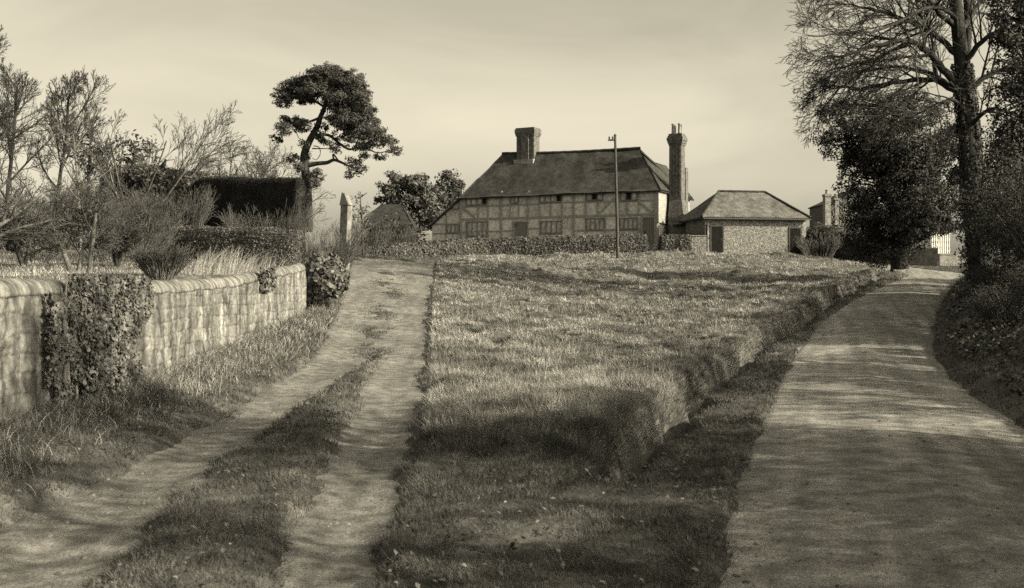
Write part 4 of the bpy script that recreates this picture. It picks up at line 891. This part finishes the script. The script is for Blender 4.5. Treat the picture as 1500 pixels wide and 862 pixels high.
# --- bare trees and shrubs on the left
def radiate(basep, stems, L, r, S, spread, up=1.0, lean=(0, 0), ring=.1):
    out = {}
    for k in range(stems):
        a = 2 * PI * (k + R() * .7) / stems; d = Vector((math.cos(a) * spread + lean[0], math.sin(a) * spread + lean[1], up)).normalized()
        grow(out, Vector(basep) + Vector((math.cos(a), math.sin(a), 0)) * ring, d, L * (.75 + .5 * R()), r * (.7 + .5 * R()), 0, S)
    return out
def onground(px, Y): 
    x = (px - CX) / F * Y; return Vector((x, Y, gz(x, Y) - .04))
S_or = spec([8, 8, 7, 6, 0], [.72, .62, .5, .5, 0], [50, 50, 45, 45, 0], [5, 6, 6, 4, 3], [.14, .18, .2, .22, .2], [.03, .0, .02, .05, .05], t0=[.35, .15, .15, .15, .15], rr=[.6, .55, .6, .6, .6], rmin=.004)
b0 = onground(108, 20.5); o1 = {}
for dx, d, L in ((-.05, (-.35, .1, 1), 1.2), (.28, (.25, -.1, 1), 1.3), (.1, (-.1, .3, 1), 1.0)):
    grow(o1, b0 + Vector((dx, 0, 0)), Vector(d).normalized(), L * 1.0, .055, 0, S_or)
bare_tree('apple_tree', 'low twin-trunked bare apple tree just behind the garden wall', tuple(b0), o1, 'twig', 'bark', split=1)
b0 = onground(-45, 19.5); o1 = {}
for d, L in (((.1, .1, 1), 1.6), ((.75, .0, .75), 1.7), ((.9, .1, .35), 1.6), ((-.5, .3, 1), 1.4), ((.4, .5, 1), 1.5)): grow(o1, b0 + Vector((0, 0, .5)), Vector(d).normalized(), L * .95, .045, 1, dict(S_or, n=[7, 8, 7, 6, 0]))
o1[0] = [([b0, b0 + Vector((.03, 0, .3)), b0 + Vector((0, 0, .6))], [.16, .13, .12])]
bare_tree('apple_tree', 'spreading bare fruit tree reaching in from the picture edge', tuple(b0), o1, 'twig', 'bark', split=2)
random.seed(77)
S_tall = spec([10, 10, 8, 5, 0], [.5, .54, .55, .55, 0], [42, 36, 32, 28, 0], [8, 7, 6, 5, 3], [.07, .09, .11, .12, .14], [.06, .05, .03, .05, .05], t0=[.25, .2, .15, .15, .15], rr=[.55, .55, .6, .6, .6], rmin=.008)
for px, Y, L, lab in ((5, 50, 7.0, 'tall bare tree at the picture edge above the orchard'), (78, 52, 6.8, 'tall forked bare tree standing up behind the orchard hedge'), (-70, 46, 7.2, 'bare tree beyond the edge of the orchard')):
    b0 = onground(px, Y); o1 = {}
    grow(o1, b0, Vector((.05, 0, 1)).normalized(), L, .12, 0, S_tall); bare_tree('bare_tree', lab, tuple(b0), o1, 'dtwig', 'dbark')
S_vase = spec([8, 7, 6, 0], [.5, .5, .5, 0], [38, 42, 42, 0], [7, 6, 5, 3], [.1, .16, .2, .2], [.0, .03, .03, .05], t0=[.3, .15, .15, .15], rr=[.55, .6, .6, .6], rmin=.012)
b0 = onground(195, 46)
bare_tree('bare_tree', 'vase-shaped bare tree fanning out over the garden hedge', tuple(b0), radiate(b0, 9, 4.4, .05, spec([6, 6, 6, 0], [.55, .5, .5, 0], [26, 28, 30, 0], [8, 7, 5, 3], [.06, .08, .1, .1], [.0, .01, .01, .02], t0=[.3, .15, .15, .15], rr=[.55, .6, .6, .6], rmin=.009), .62, 1, (.3, 0), .15), 'twig', 'bark', split=1)
for px, Y, n, L, lab in ((345, 72, 8, 5.8, 'thin bare tree between the yew block and the pine'), (405, 76, 7, 5.6, 'slender bare tree just beside the pine trunk'), (290, 78, 7, 4.6, 'small misty bare tree beyond the yew block')):
    b0 = onground(px, Y); bare_tree('bare_tree', lab, tuple(b0), radiate(b0, n, L, .10, dict(S_vase, rmin=.014), .42, 1, (0, 0), .1), 'twig', 'bark', split=1)
for px, Y, L, lab in ((172, 30, .95, 'bare fruit tree spreading low before the garden hedge'), (34, 28, 1.15, 'bare fruit tree crowding the left of the orchard')):
    b0 = onground(px, Y); o1 = {}
    for d in ((-.5, .1, 1), (.5, -.1, 1), (.1, .5, 1), (-.2, -.5, 1)): grow(o1, b0, Vector(d).normalized(), L, .06, 0, dict(S_or, rmin=.0055))
    bare_tree('apple_tree', lab, tuple(b0), o1, 'dtwig', 'dbark', split=1)
# pale young stem
b0 = onground(117, 26); o1 = {}; grow(o1, b0, Vector((.02, 0, 1)).normalized(), 3.3, .04, 0, spec([16, 6, 0], [.3, .4, 0], [45, 40, 0], [9, 5, 3], [.03, .12, .2], [.03, .05, .05], rmin=.007, t0=[.3, .2, .2]))
bare_tree('young_tree', 'straight young tree among the orchard branches', tuple(b0), o1, 'twig', 'bark')
# shrubs
S_sh = spec([6, 5, 0], [.5, .5, 0], [28, 35, 0], [6, 5, 3], [.07, .13, .18], [.02, .03, .03], t0=[.25, .2, .2], rr=[.6, .6, .6], rmin=.0045)
def shrub(name, label, px, Y, stems, L, spread, m, lean=(0, 0), ring=.12, S=S_sh, r=.014, group=None, bark=None):
    b0 = onground(px, Y); o = radiate(b0, stems, L, r, S, spread, 1, lean, ring); t = thing(name, label, 'shrub', tuple(b0), group)
    polys = [p for l in o for p in o[l]]; V, q = tubes(polys, 3); off(link('branches', np_mesh('branches', V, [q]), M[m], t), t); return t
S_d = dict(S_sh, n=[5, 4, 0], ratio=[.65, .55, 0], ang=[20, 24, 0], wan=[.05, .07, .1], rmin=.005)
shrub('bare_shrub', 'many-stemmed bare shrub fanning up just behind the wall', 237, 17.2, 60, .42, .5, 'twig', ring=.18, S=dict(S_d, rmin=.0035))

shrub('bare_shrub', 'bristling bare shrub in front of the black yew block', 388, 37, 70, 1.25, .6, 'twig', S=S_d, ring=.6, r=.014)
shrub('bare_shrub', 'brownish thicket of fine stems left of the gate pier', 455, 35.5, 80, 1.15, .5, 'twig', S=S_d, ring=.9, r=.02)
shrub('bare_shrub', 'pale upright suckers beside the end of the hedge', 250, 42, 60, 1.4, .36, 'twig', S=S_d, ring=1.0, r=.014)
shrub('bare_shrub', 'tangled pale shrub at the foot of the pine', 478, 50, 24, 1.7, .5, 'ptwig', S=S_d, ring=.9, r=.02)
shrub('bare_shrub', 'wiry bush between the gate pier and the dark barn', 533, 62, 22, 1.5, .5, 'twig', S=dict(S_d, rmin=.011), ring=.8, r=.025)
S_hz = spec([7, 6, 5, 0], [.6, .55, .5, 0], [30, 34, 36, 0], [6, 6, 5, 3], [.08, .12, .15, .18], [.0, .01, .02, .03], t0=[.2, .15, .15, .15], rr=[.6, .6, .6, .6], rmin=.006)
for px, Y, L, n_, lab in ((20, 40, 1.75, 12, 'dense haze of bare twigs at the picture edge of the orchard'), (92, 42, 1.7, 12, 'dense twiggy thicket below the forked bare tree'), (150, 44, 1.6, 11, 'twiggy thicket against the near end of the garden hedge'), (205, 40, 1.2, 10, 'small twiggy thicket under the vase-shaped tree')):
    shrub('bare_thicket', lab, px, Y, n_, L, .55, 'twig', S=S_hz, ring=.8, r=.03)
shrub('bare_shrub', 'low bare bush in the orchard below the hedge', 178, 33, 70, 1.1, .7, 'twig', S=S_d, ring=.9, r=.018)
shrub('bare_shrub', 'grey thicket at the left of the orchard', 60, 36, 80, 1.4, .7, 'twig', S=S_d, ring=1.4, r=.02)
shrub('bare_shrub', 'pale bramble tangle beside the outbuilding corner', 1200, 78, 34, 1.2, .6, 'twig', S=dict(S_d, rmin=.010), ring=.9, r=.02)
shrub('bare_shrub', 'bare bush in front of the creeper-clad cottage', 1236, 80, 34, 1.5, .5, 'twig', S=dict(S_d, rmin=.010), ring=1.0, r=.02)
shrub('bare_shrub', 'grey bush crowding the wall of the dark barn', 566, 74, 40, 1.5, .5, 'twig', S=dict(S_d, rmin=.010), ring=1.2, r=.02)
# leaning dry stems behind the wall
n = 1500; px = 282 + 145 * rng.random(n); Yr = 17.5 + 12 * rng.random(n); x = (px - CX) / F * Yr; k = x < wallx(Yr) - .55; px, Yr, x = px[k], Yr[k], x[k]; n = len(x)
h = (.35 + .55 * rng.random(n)) * np.interp(px, [285, 330, 425], [.7, 1, .9])
V, fs = blades(x, Yr, ground(x, Yr), h, np.full(n, .006), .4, 3, (.6, -.05), .3)
t = thing('reed_clump', 'clump of pale dry stems leaning over behind the wall', 'reeds', (float(x.mean()), 20.5, gz(float(x.mean()), 20.5))); off(link('stems', np_mesh('stems', V, fs), M['straw'], t), t)

# ------------------------------------------------------------------ left sheds
t = thing('dark_barn', 'dark hipped barn half hidden by bushes at the top of the lane', 'barn', P(560, 374, 82)); s = 82 / F
def bl(px, py, y): return P(px, py, 82 + y) - P(560, 374, 82)
mb = MB(); mb.box((522 - 560) * s, (602 - 560) * s, 0, 6, -1, (374 - 334) * s); mb.build('wall', M['dwood'], t)
a0, a1, a2, a3 = [Vector(v) for v in (((515 - 560) * s, -.4, 41 * s), ((607 - 560) * s, -.4, 41 * s), ((607 - 560) * s, 6.4, 41 * s), ((515 - 560) * s, 6.4, 41 * s))]
r0, r1 = Vector(((552 - 560) * s, 3, 79 * s)), Vector(((582 - 560) * s, 3, 79 * s))
V, fs = join([sheet((a0, a1, r1, r0), .12, 24, 14, .08), sheet((a2, a3, r0, r1), .12, 10, 8, .05), sheet((a3, a0, r0, r0), .12, 14, 14, .06), sheet((a1, a2, r1, r1), .12, 14, 14, .06)]); link('roof', np_mesh('roof', V, fs), M['dthatch'], t)
t = thing('picket_fence', 'scrap of pale picket fence between the bushes and the farmhouse', 'fence', P(617, 372, 90)); s = 90 / F
mb = MB(); mb.box(-16 * s, 16 * s, -.03, .03, 1.62, 1.86); mb.build('rail', M['post'], t); MB().box(-16 * s, 16 * s, -.03, .03, .6, .7).build('rail', M['post'], t)
mb = MB()
for k in range(12): mb.box(-15 * s + k * 2.6 * s, -15 * s + k * 2.6 * s + .07, -.06, -.031, -.4, 1.5 + .03 * (k % 3))
mb.build('pickets', M['post'], t)
for px, py, rx, ry, Y, lab in ((565, 340, 34, 26, 76, 'dark ivy-clad bush in front of the barn'), (604, 345, 20, 20, 78, 'low dark bush below the picket fence'), (530, 350, 18, 24, 68, 'dark evergreen bush right behind the gate pier')):
    leafy('evergreen_bush', lab, tuple(P(px, 376, Y)), px_ells([(px, py, rx, ry), (px - rx * .6, py + 8, rx * .5, ry * .6), (px + rx * .6, py + 6, rx * .5, ry * .7)], Y, .7), 'yew', 160, .10, .4, tr=.1, hollow=.3)

# ------------------------------------------------------------------ pole and stake
YPo = 72.5; pb = P(905, 373, YPo); t = thing('telegraph_pole', 'slim dark telegraph pole standing on the green before the farmhouse', 'pole', pb)
tpz = P(901, 199, YPo) - pb
tube_obj('pole', [([Vector((0, 0, -.4)), tpz * .3, tpz * .65, tpz], [.11, .10, .09, .08])], 10, M['pole'], t)
c = tpz - Vector((.18, 0, .35)); mb = MB(); mb.box(c.x - .28, c.x + .22, c.y - .06, c.y + .06, c.z, c.z + .11); ca = mb.build('crossarm', M['pole'], t)
for dx in (-.2, .02): MB().lathe((c.x + dx, c.y, c.z + .11), [(.03, 0), (.055, .05), (.06, .14), (.03, .19)], 8).build('insulator', M['iron'], ca, True)
tube_obj('cap', [([tpz, tpz + Vector((0, 0, .12))], [.11, .03])], 8, M['iron'], t)
x_, y_ = hit(1029, 420); b0 = Vector((x_, y_, gz(x_, y_)))
mb = MB(); mb.lathe((0, 0, -.1), [(.035, 0), (.035, .38), (.03, .42)], 7); tag(mb.build('stake', M['post']), 'small wooden stake stuck in the grass of the green', 'stake').location = b0

# ------------------------------------------------------------------ far right: cottages and walls
t = thing('creeper_cottage', 'far cottage gable smothered in creeper with a slim brick chimney', 'cottage', P(1228, 372, 98)); s = 98 / F
mb = MB(); gp = [(-11, -12), (60, -12), (60, 72), (36, 97), (-11, 76)]; mb.prism([Vector((a * s, 0, b * s)) for a, b in gp], [Vector((a * s, 7, b * s)) for a, b in gp]); mb.build('wall', M['brick'], t)
V, fs = join([sheet((Vector((-13 * s, -.1, 75.5 * s)), Vector((-13 * s, 7.2, 75.5 * s)), Vector((36 * s, 7.2, 99 * s)), Vector((36 * s, -.1, 99 * s))), .1, 12, 8, .05), sheet((Vector((62 * s, 7.2, 72 * s)), Vector((62 * s, -.1, 72 * s)), Vector((36 * s, -.1, 99 * s)), Vector((36 * s, 7.2, 99 * s))), .1, 12, 8, .05)]); link('roof', np_mesh('roof', V, fs), M['dthatch'], t)
for x0, x1, zt, nm in ((-21, -12.5, 84, 'chimney'), (-6.5, -1, 78, 'chimney')):
    ch = MB().box(x0 * s, x1 * s, -.4, .4, -1, zt * s).box((x0 - 1) * s, (x1 + 1) * s, -.46, .46, zt * s + .002, (zt + 3) * s).build(nm, M['pbrick'], t)
    MB().lathe(((x0 + x1) / 2 * s, 0, (zt + 3) * s), [(.16, 0), (.13, .3), (.17, .33), (.17, .4)], 8).build('chimney_pot', M['pot'], ch)
C = np.stack([(-12 + 50 * rng.random(5000)) * s, -.05 - .35 * rng.random(5000), rng.random(5000) * 78 * s], 1); V, q = cards(C, np.tile([[0, -1., .3]], (5000, 1)), .11, .6, .4); link('creeper', np_mesh('creeper', V, [q]), M['creeper'], t)
t = thing('boarded_cottage', 'white weatherboarded cottage end glimpsed under the yew branches', 'cottage', P(1376, 392, 92), rz=.25); s = 92 / F
mb = MB()
for k in range(11): mb.box(-15 * s, 17 * s, -.03 - .012 * (k % 2), 4, .55 + .24 * k, .55 + .24 * k + .236)
mb.build('wall', M['white'], t); mb = MB().box(-15.2 * s, 17.2 * s, -.08, 4.05, -1.5, .545); mb.build('plinth', M['pbrick'], t)
mb = MB()
for k in range(9): mb.box((-14 + 3.6 * k) * s, (-14 + 3.6 * k) * s + .07, -.075, -.045, .55, 3.0)
mb.build('cover_strips', M['post'], t)
V, fs = join([sheet((Vector((-20 * s, -.5, 3.15)), Vector((22 * s, -.5, 3.15)), Vector((22 * s, 2, 5.4)), Vector((-20 * s, 2, 5.4))), .12, 14, 8, .05), sheet((Vector((22 * s, 4.5, 3.15)), Vector((-20 * s, 4.5, 3.15)), Vector((-20 * s, 2, 5.4)), Vector((22 * s, 2, 5.4))), .12, 8, 6, .05)]); link('roof', np_mesh('roof', V, fs), M['tiles'], t)
t = thing('brick_wall', 'low brick wall where the road passes out of sight', 'wall', P(1388, 394, 84)); s = 84 / F
MB().box(-13 * s, 13 * s, -.15, .15, -.8, 20 * s).box(-13.5 * s, 13.5 * s, -.19, .19, 20 * s + .002, 22 * s).build('wall_body', M['pbrick'], t, bevel=.02)
t = thing('field_gate', 'pale wooden gate at the end of the road', 'gate', P(1407, 395, 86)); s = 86 / F
mb = MB(); 
for z in (.25, .55, .85, 1.1): mb.box(-6 * s, 8 * s, -.03, .03, z, z + .1)
mb.build('bars', M['post'], t); MB().box(-7 * s, -5 * s, -.08, .08, -.5, 1.35).build('post', M['post'], t); MB().box(8 * s, 10 * s, -.08, .08, -.5, 1.35).build('post', M['post'], t)
t = thing('roadside_wall', 'old stone wall with weeds under the yew by the road', 'wall', P(1338, 388, 74)); s = 74 / F
mb = MB(); mb.hexa([Vector(v) for v in ((-36 * s, 2.0, -.8), (28 * s, -1, -.8), (28 * s, -.6, -.8), (-36 * s, 2.4, -.8), (-36 * s, 2.0, 27 * s), (28 * s, -1, 24 * s), (28 * s, -.6, 24 * s), (-36 * s, 2.4, 27 * s))]); mb.build('wall_body', M['stone'], t, bevel=.04, jit=.05)

# ------------------------------------------------------------------ thicket on the right bank
S_b = spec([6, 6, 5, 0], [.55, .5, .5, 0], [38, 42, 42, 0], [7, 6, 5, 3], [.09, .15, .2, .2], [.0, .01, .02, .03], t0=[.25, .15, .15, .15], rr=[.6, .6, .6, .6], rmin=.006)
def bank_bush(label, seed, stems, L, leaf_n, leaf, m='ever', spread=.6):
    random.seed(seed); t = thing('thicket_bush', label, 'bush', (0, 0, 0), 'bushes of the thicket on the bank')
    o = radiate((0, 0, -.1), stems, L, .035, S_b, spread, 1, (-.1, 0), .25); polys = [p for l in o for p in o[l]]
    V, q = tubes(polys, 3); link('branches', np_mesh('branches', V, [q]), M['twig'], t)
    tips = np.array([tuple(p[0][-1]) for l in o if l >= 2 for p in o[l]]); low = tips[tips[:, 2] < L * 1.6]
    c = low[rng.integers(0, len(low), leaf_n)] + rng.normal(0, .14, (leaf_n, 3)); V, q = cards(c, rng.normal(0, 1, (leaf_n, 3)) + [0, 0, .6], leaf, .4, .6); link('leaves', np_mesh('leaves', V, [q]), M[m], t); return t
TL = 'tangled leafy bush in the dark thicket on the roadside bank'
B1 = bank_bush(TL, 5, 14, 2.1, 16000, .028, 'shrubleaf'); B2 = bank_bush(TL, 6, 14, 2.4, 10000, .03, 'yew'); B3 = bank_bush(TL, 8, 14, 1.7, 20000, .026, 'shrubleaf', .8)
spots = [(B1, 16.5, 3.3, .5, 0), (B2, 20, 2.8, .5, 1), (B3, 22.5, 2.2, .6, 2), (B1, 26.5, 3.4, .9, 3), (B2, 30, 3.3, 1.05, 4), (B3, 33, 3.3, 1.1, 1), (B1, 37, 3.6, 1.1, 5), (B3, 41, 4.0, 1.1, 3.3), (B2, 46, 5.0, 1.2, 2), (B1, 53, 6.0, 1.2, 1),
         (B3, 19, 4.6, .55, 4), (B2, 29, 5.2, 1.35, 2), (B3, 34, 5.4, 1.5, 0), (B1, 40, 5.8, 1.5, 2), (B1, 32, 7.6, 1.6, 0), (B3, 14.5, 4.6, .5, 1), (B3, 28.5, 1.9, .5, 5), (B3, 24.5, 1.6, .5, 4), (B3, 36, 8, 1.7, 0), (B2, 26, 4.9, 1.0, 2), (B3, 33, 1.7, .45, 2)]
first = set()
for tm, y, d, sc, rz in spots:
    xx = float(road_r(y)) + d; loc = (xx, y, gz(xx, y))
    if id(tm) not in first: first.add(id(tm)); tm.location = loc; tm.rotation_euler = (0, 0, rz); tm.scale = (sc,) * 3
    else: dup(tm, loc, rz, sc)
# leaf cover of the bank
n = 26000; y = 12 * (60 / 12.) ** rng.random(n); x = road_r(y) + .35 + 5 * rng.random(n) ** 1.3; k = fbm(x * .9, y * .9, 3) > -.12; x, y = x[k], y[k]
V, q = cards(np.stack([x, y, ground(x, y) + .05 + .12 * rng.random(len(x))], 1), np.tile([[-.4, -.2, 1.]], (len(x), 1)), np.maximum(.03, .0022 * y), .55, .7)
tag(link('bank_undergrowth', np_mesh('bank_undergrowth', V, [q]), M['ivy']), kind='stuff', label='dark ivy and bramble leaves covering the roadside bank', cat='undergrowth')

# ------------------------------------------------------------------ roadside trees beyond the frame (they throw the shade)
random.seed(21)
S_f = spec([12, 10, 8, 6, 0], [.5, .5, .5, .5, 0], [50, 48, 45, 42, 0], [8, 7, 6, 4, 3], [.06, .12, .16, .2, .2], [.05, .03, .02, .03, .05], t0=[.3, .15, .15, .15, .15], rr=[.55, .55, .6, .6, .6], rmin=.012)
o1 = {}; grow(o1, Vector((0, 0, -.2)), Vector((0, 0, 1)), 9.0, .26, 0, S_f)
RT = bare_tree('roadside_tree', 'bare roadside tree on the bank, its shadow barring the road', (0, 0, 0), o1, 'twig', 'bark', 'bare trees along the roadside bank')
first_t = True
for x_, y_, sc, rz in ((8.2, 7.2, .75, 0), (21, 2.0, .9, 3.3), (22, 13.0, 1.0, 5.2), (16.5, 17.0, .8, 2.2), (15.5, 12.5, .7, 1.1)):
    loc = (x_, y_, gz(x_, y_))
    if first_t: RT.location = loc; RT.scale = (sc,) * 3; first_t = False
    else: dup(RT, loc, rz, sc)
for tm, x_, y_, sc, rz in ((B1, 7.6, 9.6, .7, 2), (B2, 7.2, 5.6, .75, 3), (B3, 10.6, 6.6, 1.2, 1), (B1, 6.4, 2.4, 1.0, 0), (B3, 9.6, 3.6, 1.4, 4), (B3, 14, 7.8, 1.5, 2)):
    dup(tm, (x_, y_, gz(x_, y_)), rz, sc)

E = [((R() * 3.4 - 1.7, R() * 3.4 - 1.7, 2.0 + 5.2 * R()), (.9 + .5 * R(), .9 + .5 * R(), .55 + .35 * R())) for _ in range(15)]
HT = leafy('roadside_holly', 'shaggy holly tree on the bank, its shadow barring the road', (0, 0, 0), [((0, 0, 7.2), (.9, .9, 1.2))] + E, 'ever', 700, .05, .34, tr=.2, hollow=.2, fill=.17, group='holly trees along the roadside bank')
for k_, (x_, y_, sc, rz) in enumerate(((9.2, 7.4, .75, 0), (13.2, 4.0, 1.0, 1.2), (12.6, 8.6, .72, 2.1), (9.0, 2.2, .85, 4.0), (16.5, 5.2, 1.05, 3.0))):
    loc = (x_, y_, gz(x_, y_))
    if k_ == 0: HT.location = loc; HT.scale = (sc,) * 3
    else: dup(HT, loc, rz, sc)
# ------------------------------------------------------------------ light, sky, camera
w = bpy.data.worlds.new('World'); scn.world = w; w.use_nodes = True; nt = w.node_tree; bg = nt.nodes['Background']
sky = nd(nt, 'ShaderNodeTexSky', sky_type='NISHITA'); sky.sun_disc = False; sky.sun_elevation = math.radians(SUN_EL); sky.sun_rotation = math.radians(90 + SUN_AZ)
sky.air_density = 1.0; sky.dust_density = 5.0; sky.ozone_density = 1.0
bw = nd(nt, 'ShaderNodeRGBToBW'); mx = nd(nt, 'ShaderNodeMix', data_type='RGBA', blend_type='MULTIPLY'); mx.inputs['Factor'].default_value = 1
LT = (1.0, .918, .70)
mx.inputs['B'].default_value = (*LT, 1); nt.links.new(sky.outputs[0], bw.inputs[0])
tcw = nd(nt, 'ShaderNodeTexCoord'); sx = nd(nt, 'ShaderNodeSeparateXYZ'); nt.links.new(tcw.outputs['Generated'], sx.inputs[0])
hz = nd(nt, 'ShaderNodeMapRange', interpolation_type='SMOOTHSTEP'); hz.inputs['From Min'].default_value = .36; hz.inputs['From Max'].default_value = .0; hz.inputs['To Min'].default_value = 1.0; hz.inputs['To Max'].default_value = 1.65
nt.links.new(sx.outputs['Z'], hz.inputs['Value'])
cl = nd(nt, 'ShaderNodeTexNoise'); cl.inputs['Scale'].default_value = 3.2; cl.inputs['Detail'].default_value = 7; cl.inputs['Distortion'].default_value = .6; cm = nd(nt, 'ShaderNodeMapping'); cm.inputs['Scale'].default_value = (1, 1, 3)
nt.links.new(tcw.outputs['Generated'], cm.inputs[0]); nt.links.new(cm.outputs[0], cl.inputs['Vector'])
cr_ = nd(nt, 'ShaderNodeMapRange'); cr_.inputs['From Min'].default_value = .3; cr_.inputs['From Max'].default_value = .7; cr_.inputs['To Min'].default_value = .86; cr_.inputs['To Max'].default_value = 1.16; nt.links.new(cl.outputs['Fac'], cr_.inputs['Value'])
m1 = nd(nt, 'ShaderNodeMath', operation='MULTIPLY'); m2_ = nd(nt, 'ShaderNodeMath', operation='MULTIPLY'); nt.links.new(hz.outputs[0], m1.inputs[0]); nt.links.new(cr_.outputs[0], m1.inputs[1]); nt.links.new(bw.outputs[0], m2_.inputs[0]); nt.links.new(m1.outputs[0], m2_.inputs[1]); nt.links.new(m2_.outputs[0], mx.inputs['A']); nt.links.new(mx.outputs['Result'], bg.inputs['Color'])
bg.inputs['Strength'].default_value = .10
sl = bpy.data.lights.new('sun', 'SUN'); sl.energy = 4.0; sl.angle = math.radians(.53); sl.color = (1.0, .912, .69)
so = bpy.data.objects.new('sun', sl); COL.objects.link(so)
ce, se, ca, sa = math.cos(math.radians(SUN_EL)), math.sin(math.radians(SUN_EL)), math.cos(math.radians(SUN_AZ)), math.sin(math.radians(SUN_AZ))
to_sun = Vector((ce * ca, -ce * sa, se)); so.rotation_euler = to_sun.to_track_quat('Z', 'Y').to_euler(); so.location = to_sun * 50
cam = bpy.data.cameras.new('camera'); cam.sensor_width = 36; cam.lens = 36 * F / 1500; cam.shift_y = -(431 - HY) / 1500; cam.clip_start = .1; cam.clip_end = 4000
cam.dof.use_dof = True; cam.dof.focus_distance = 40; cam.dof.aperture_fstop = 4.0
co = bpy.data.objects.new('camera', cam); COL.objects.link(co); co.location = (0, 0, EYE); co.rotation_euler = (PI / 2, 0, 0); scn.camera = co
scn.view_settings.view_transform = 'Standard'; scn.view_settings.look = 'None'; scn.view_settings.gamma = 1; scn.view_settings.exposure = 1.2
scn.render.engine = 'CYCLES'; scn.cycles.use_denoising = False
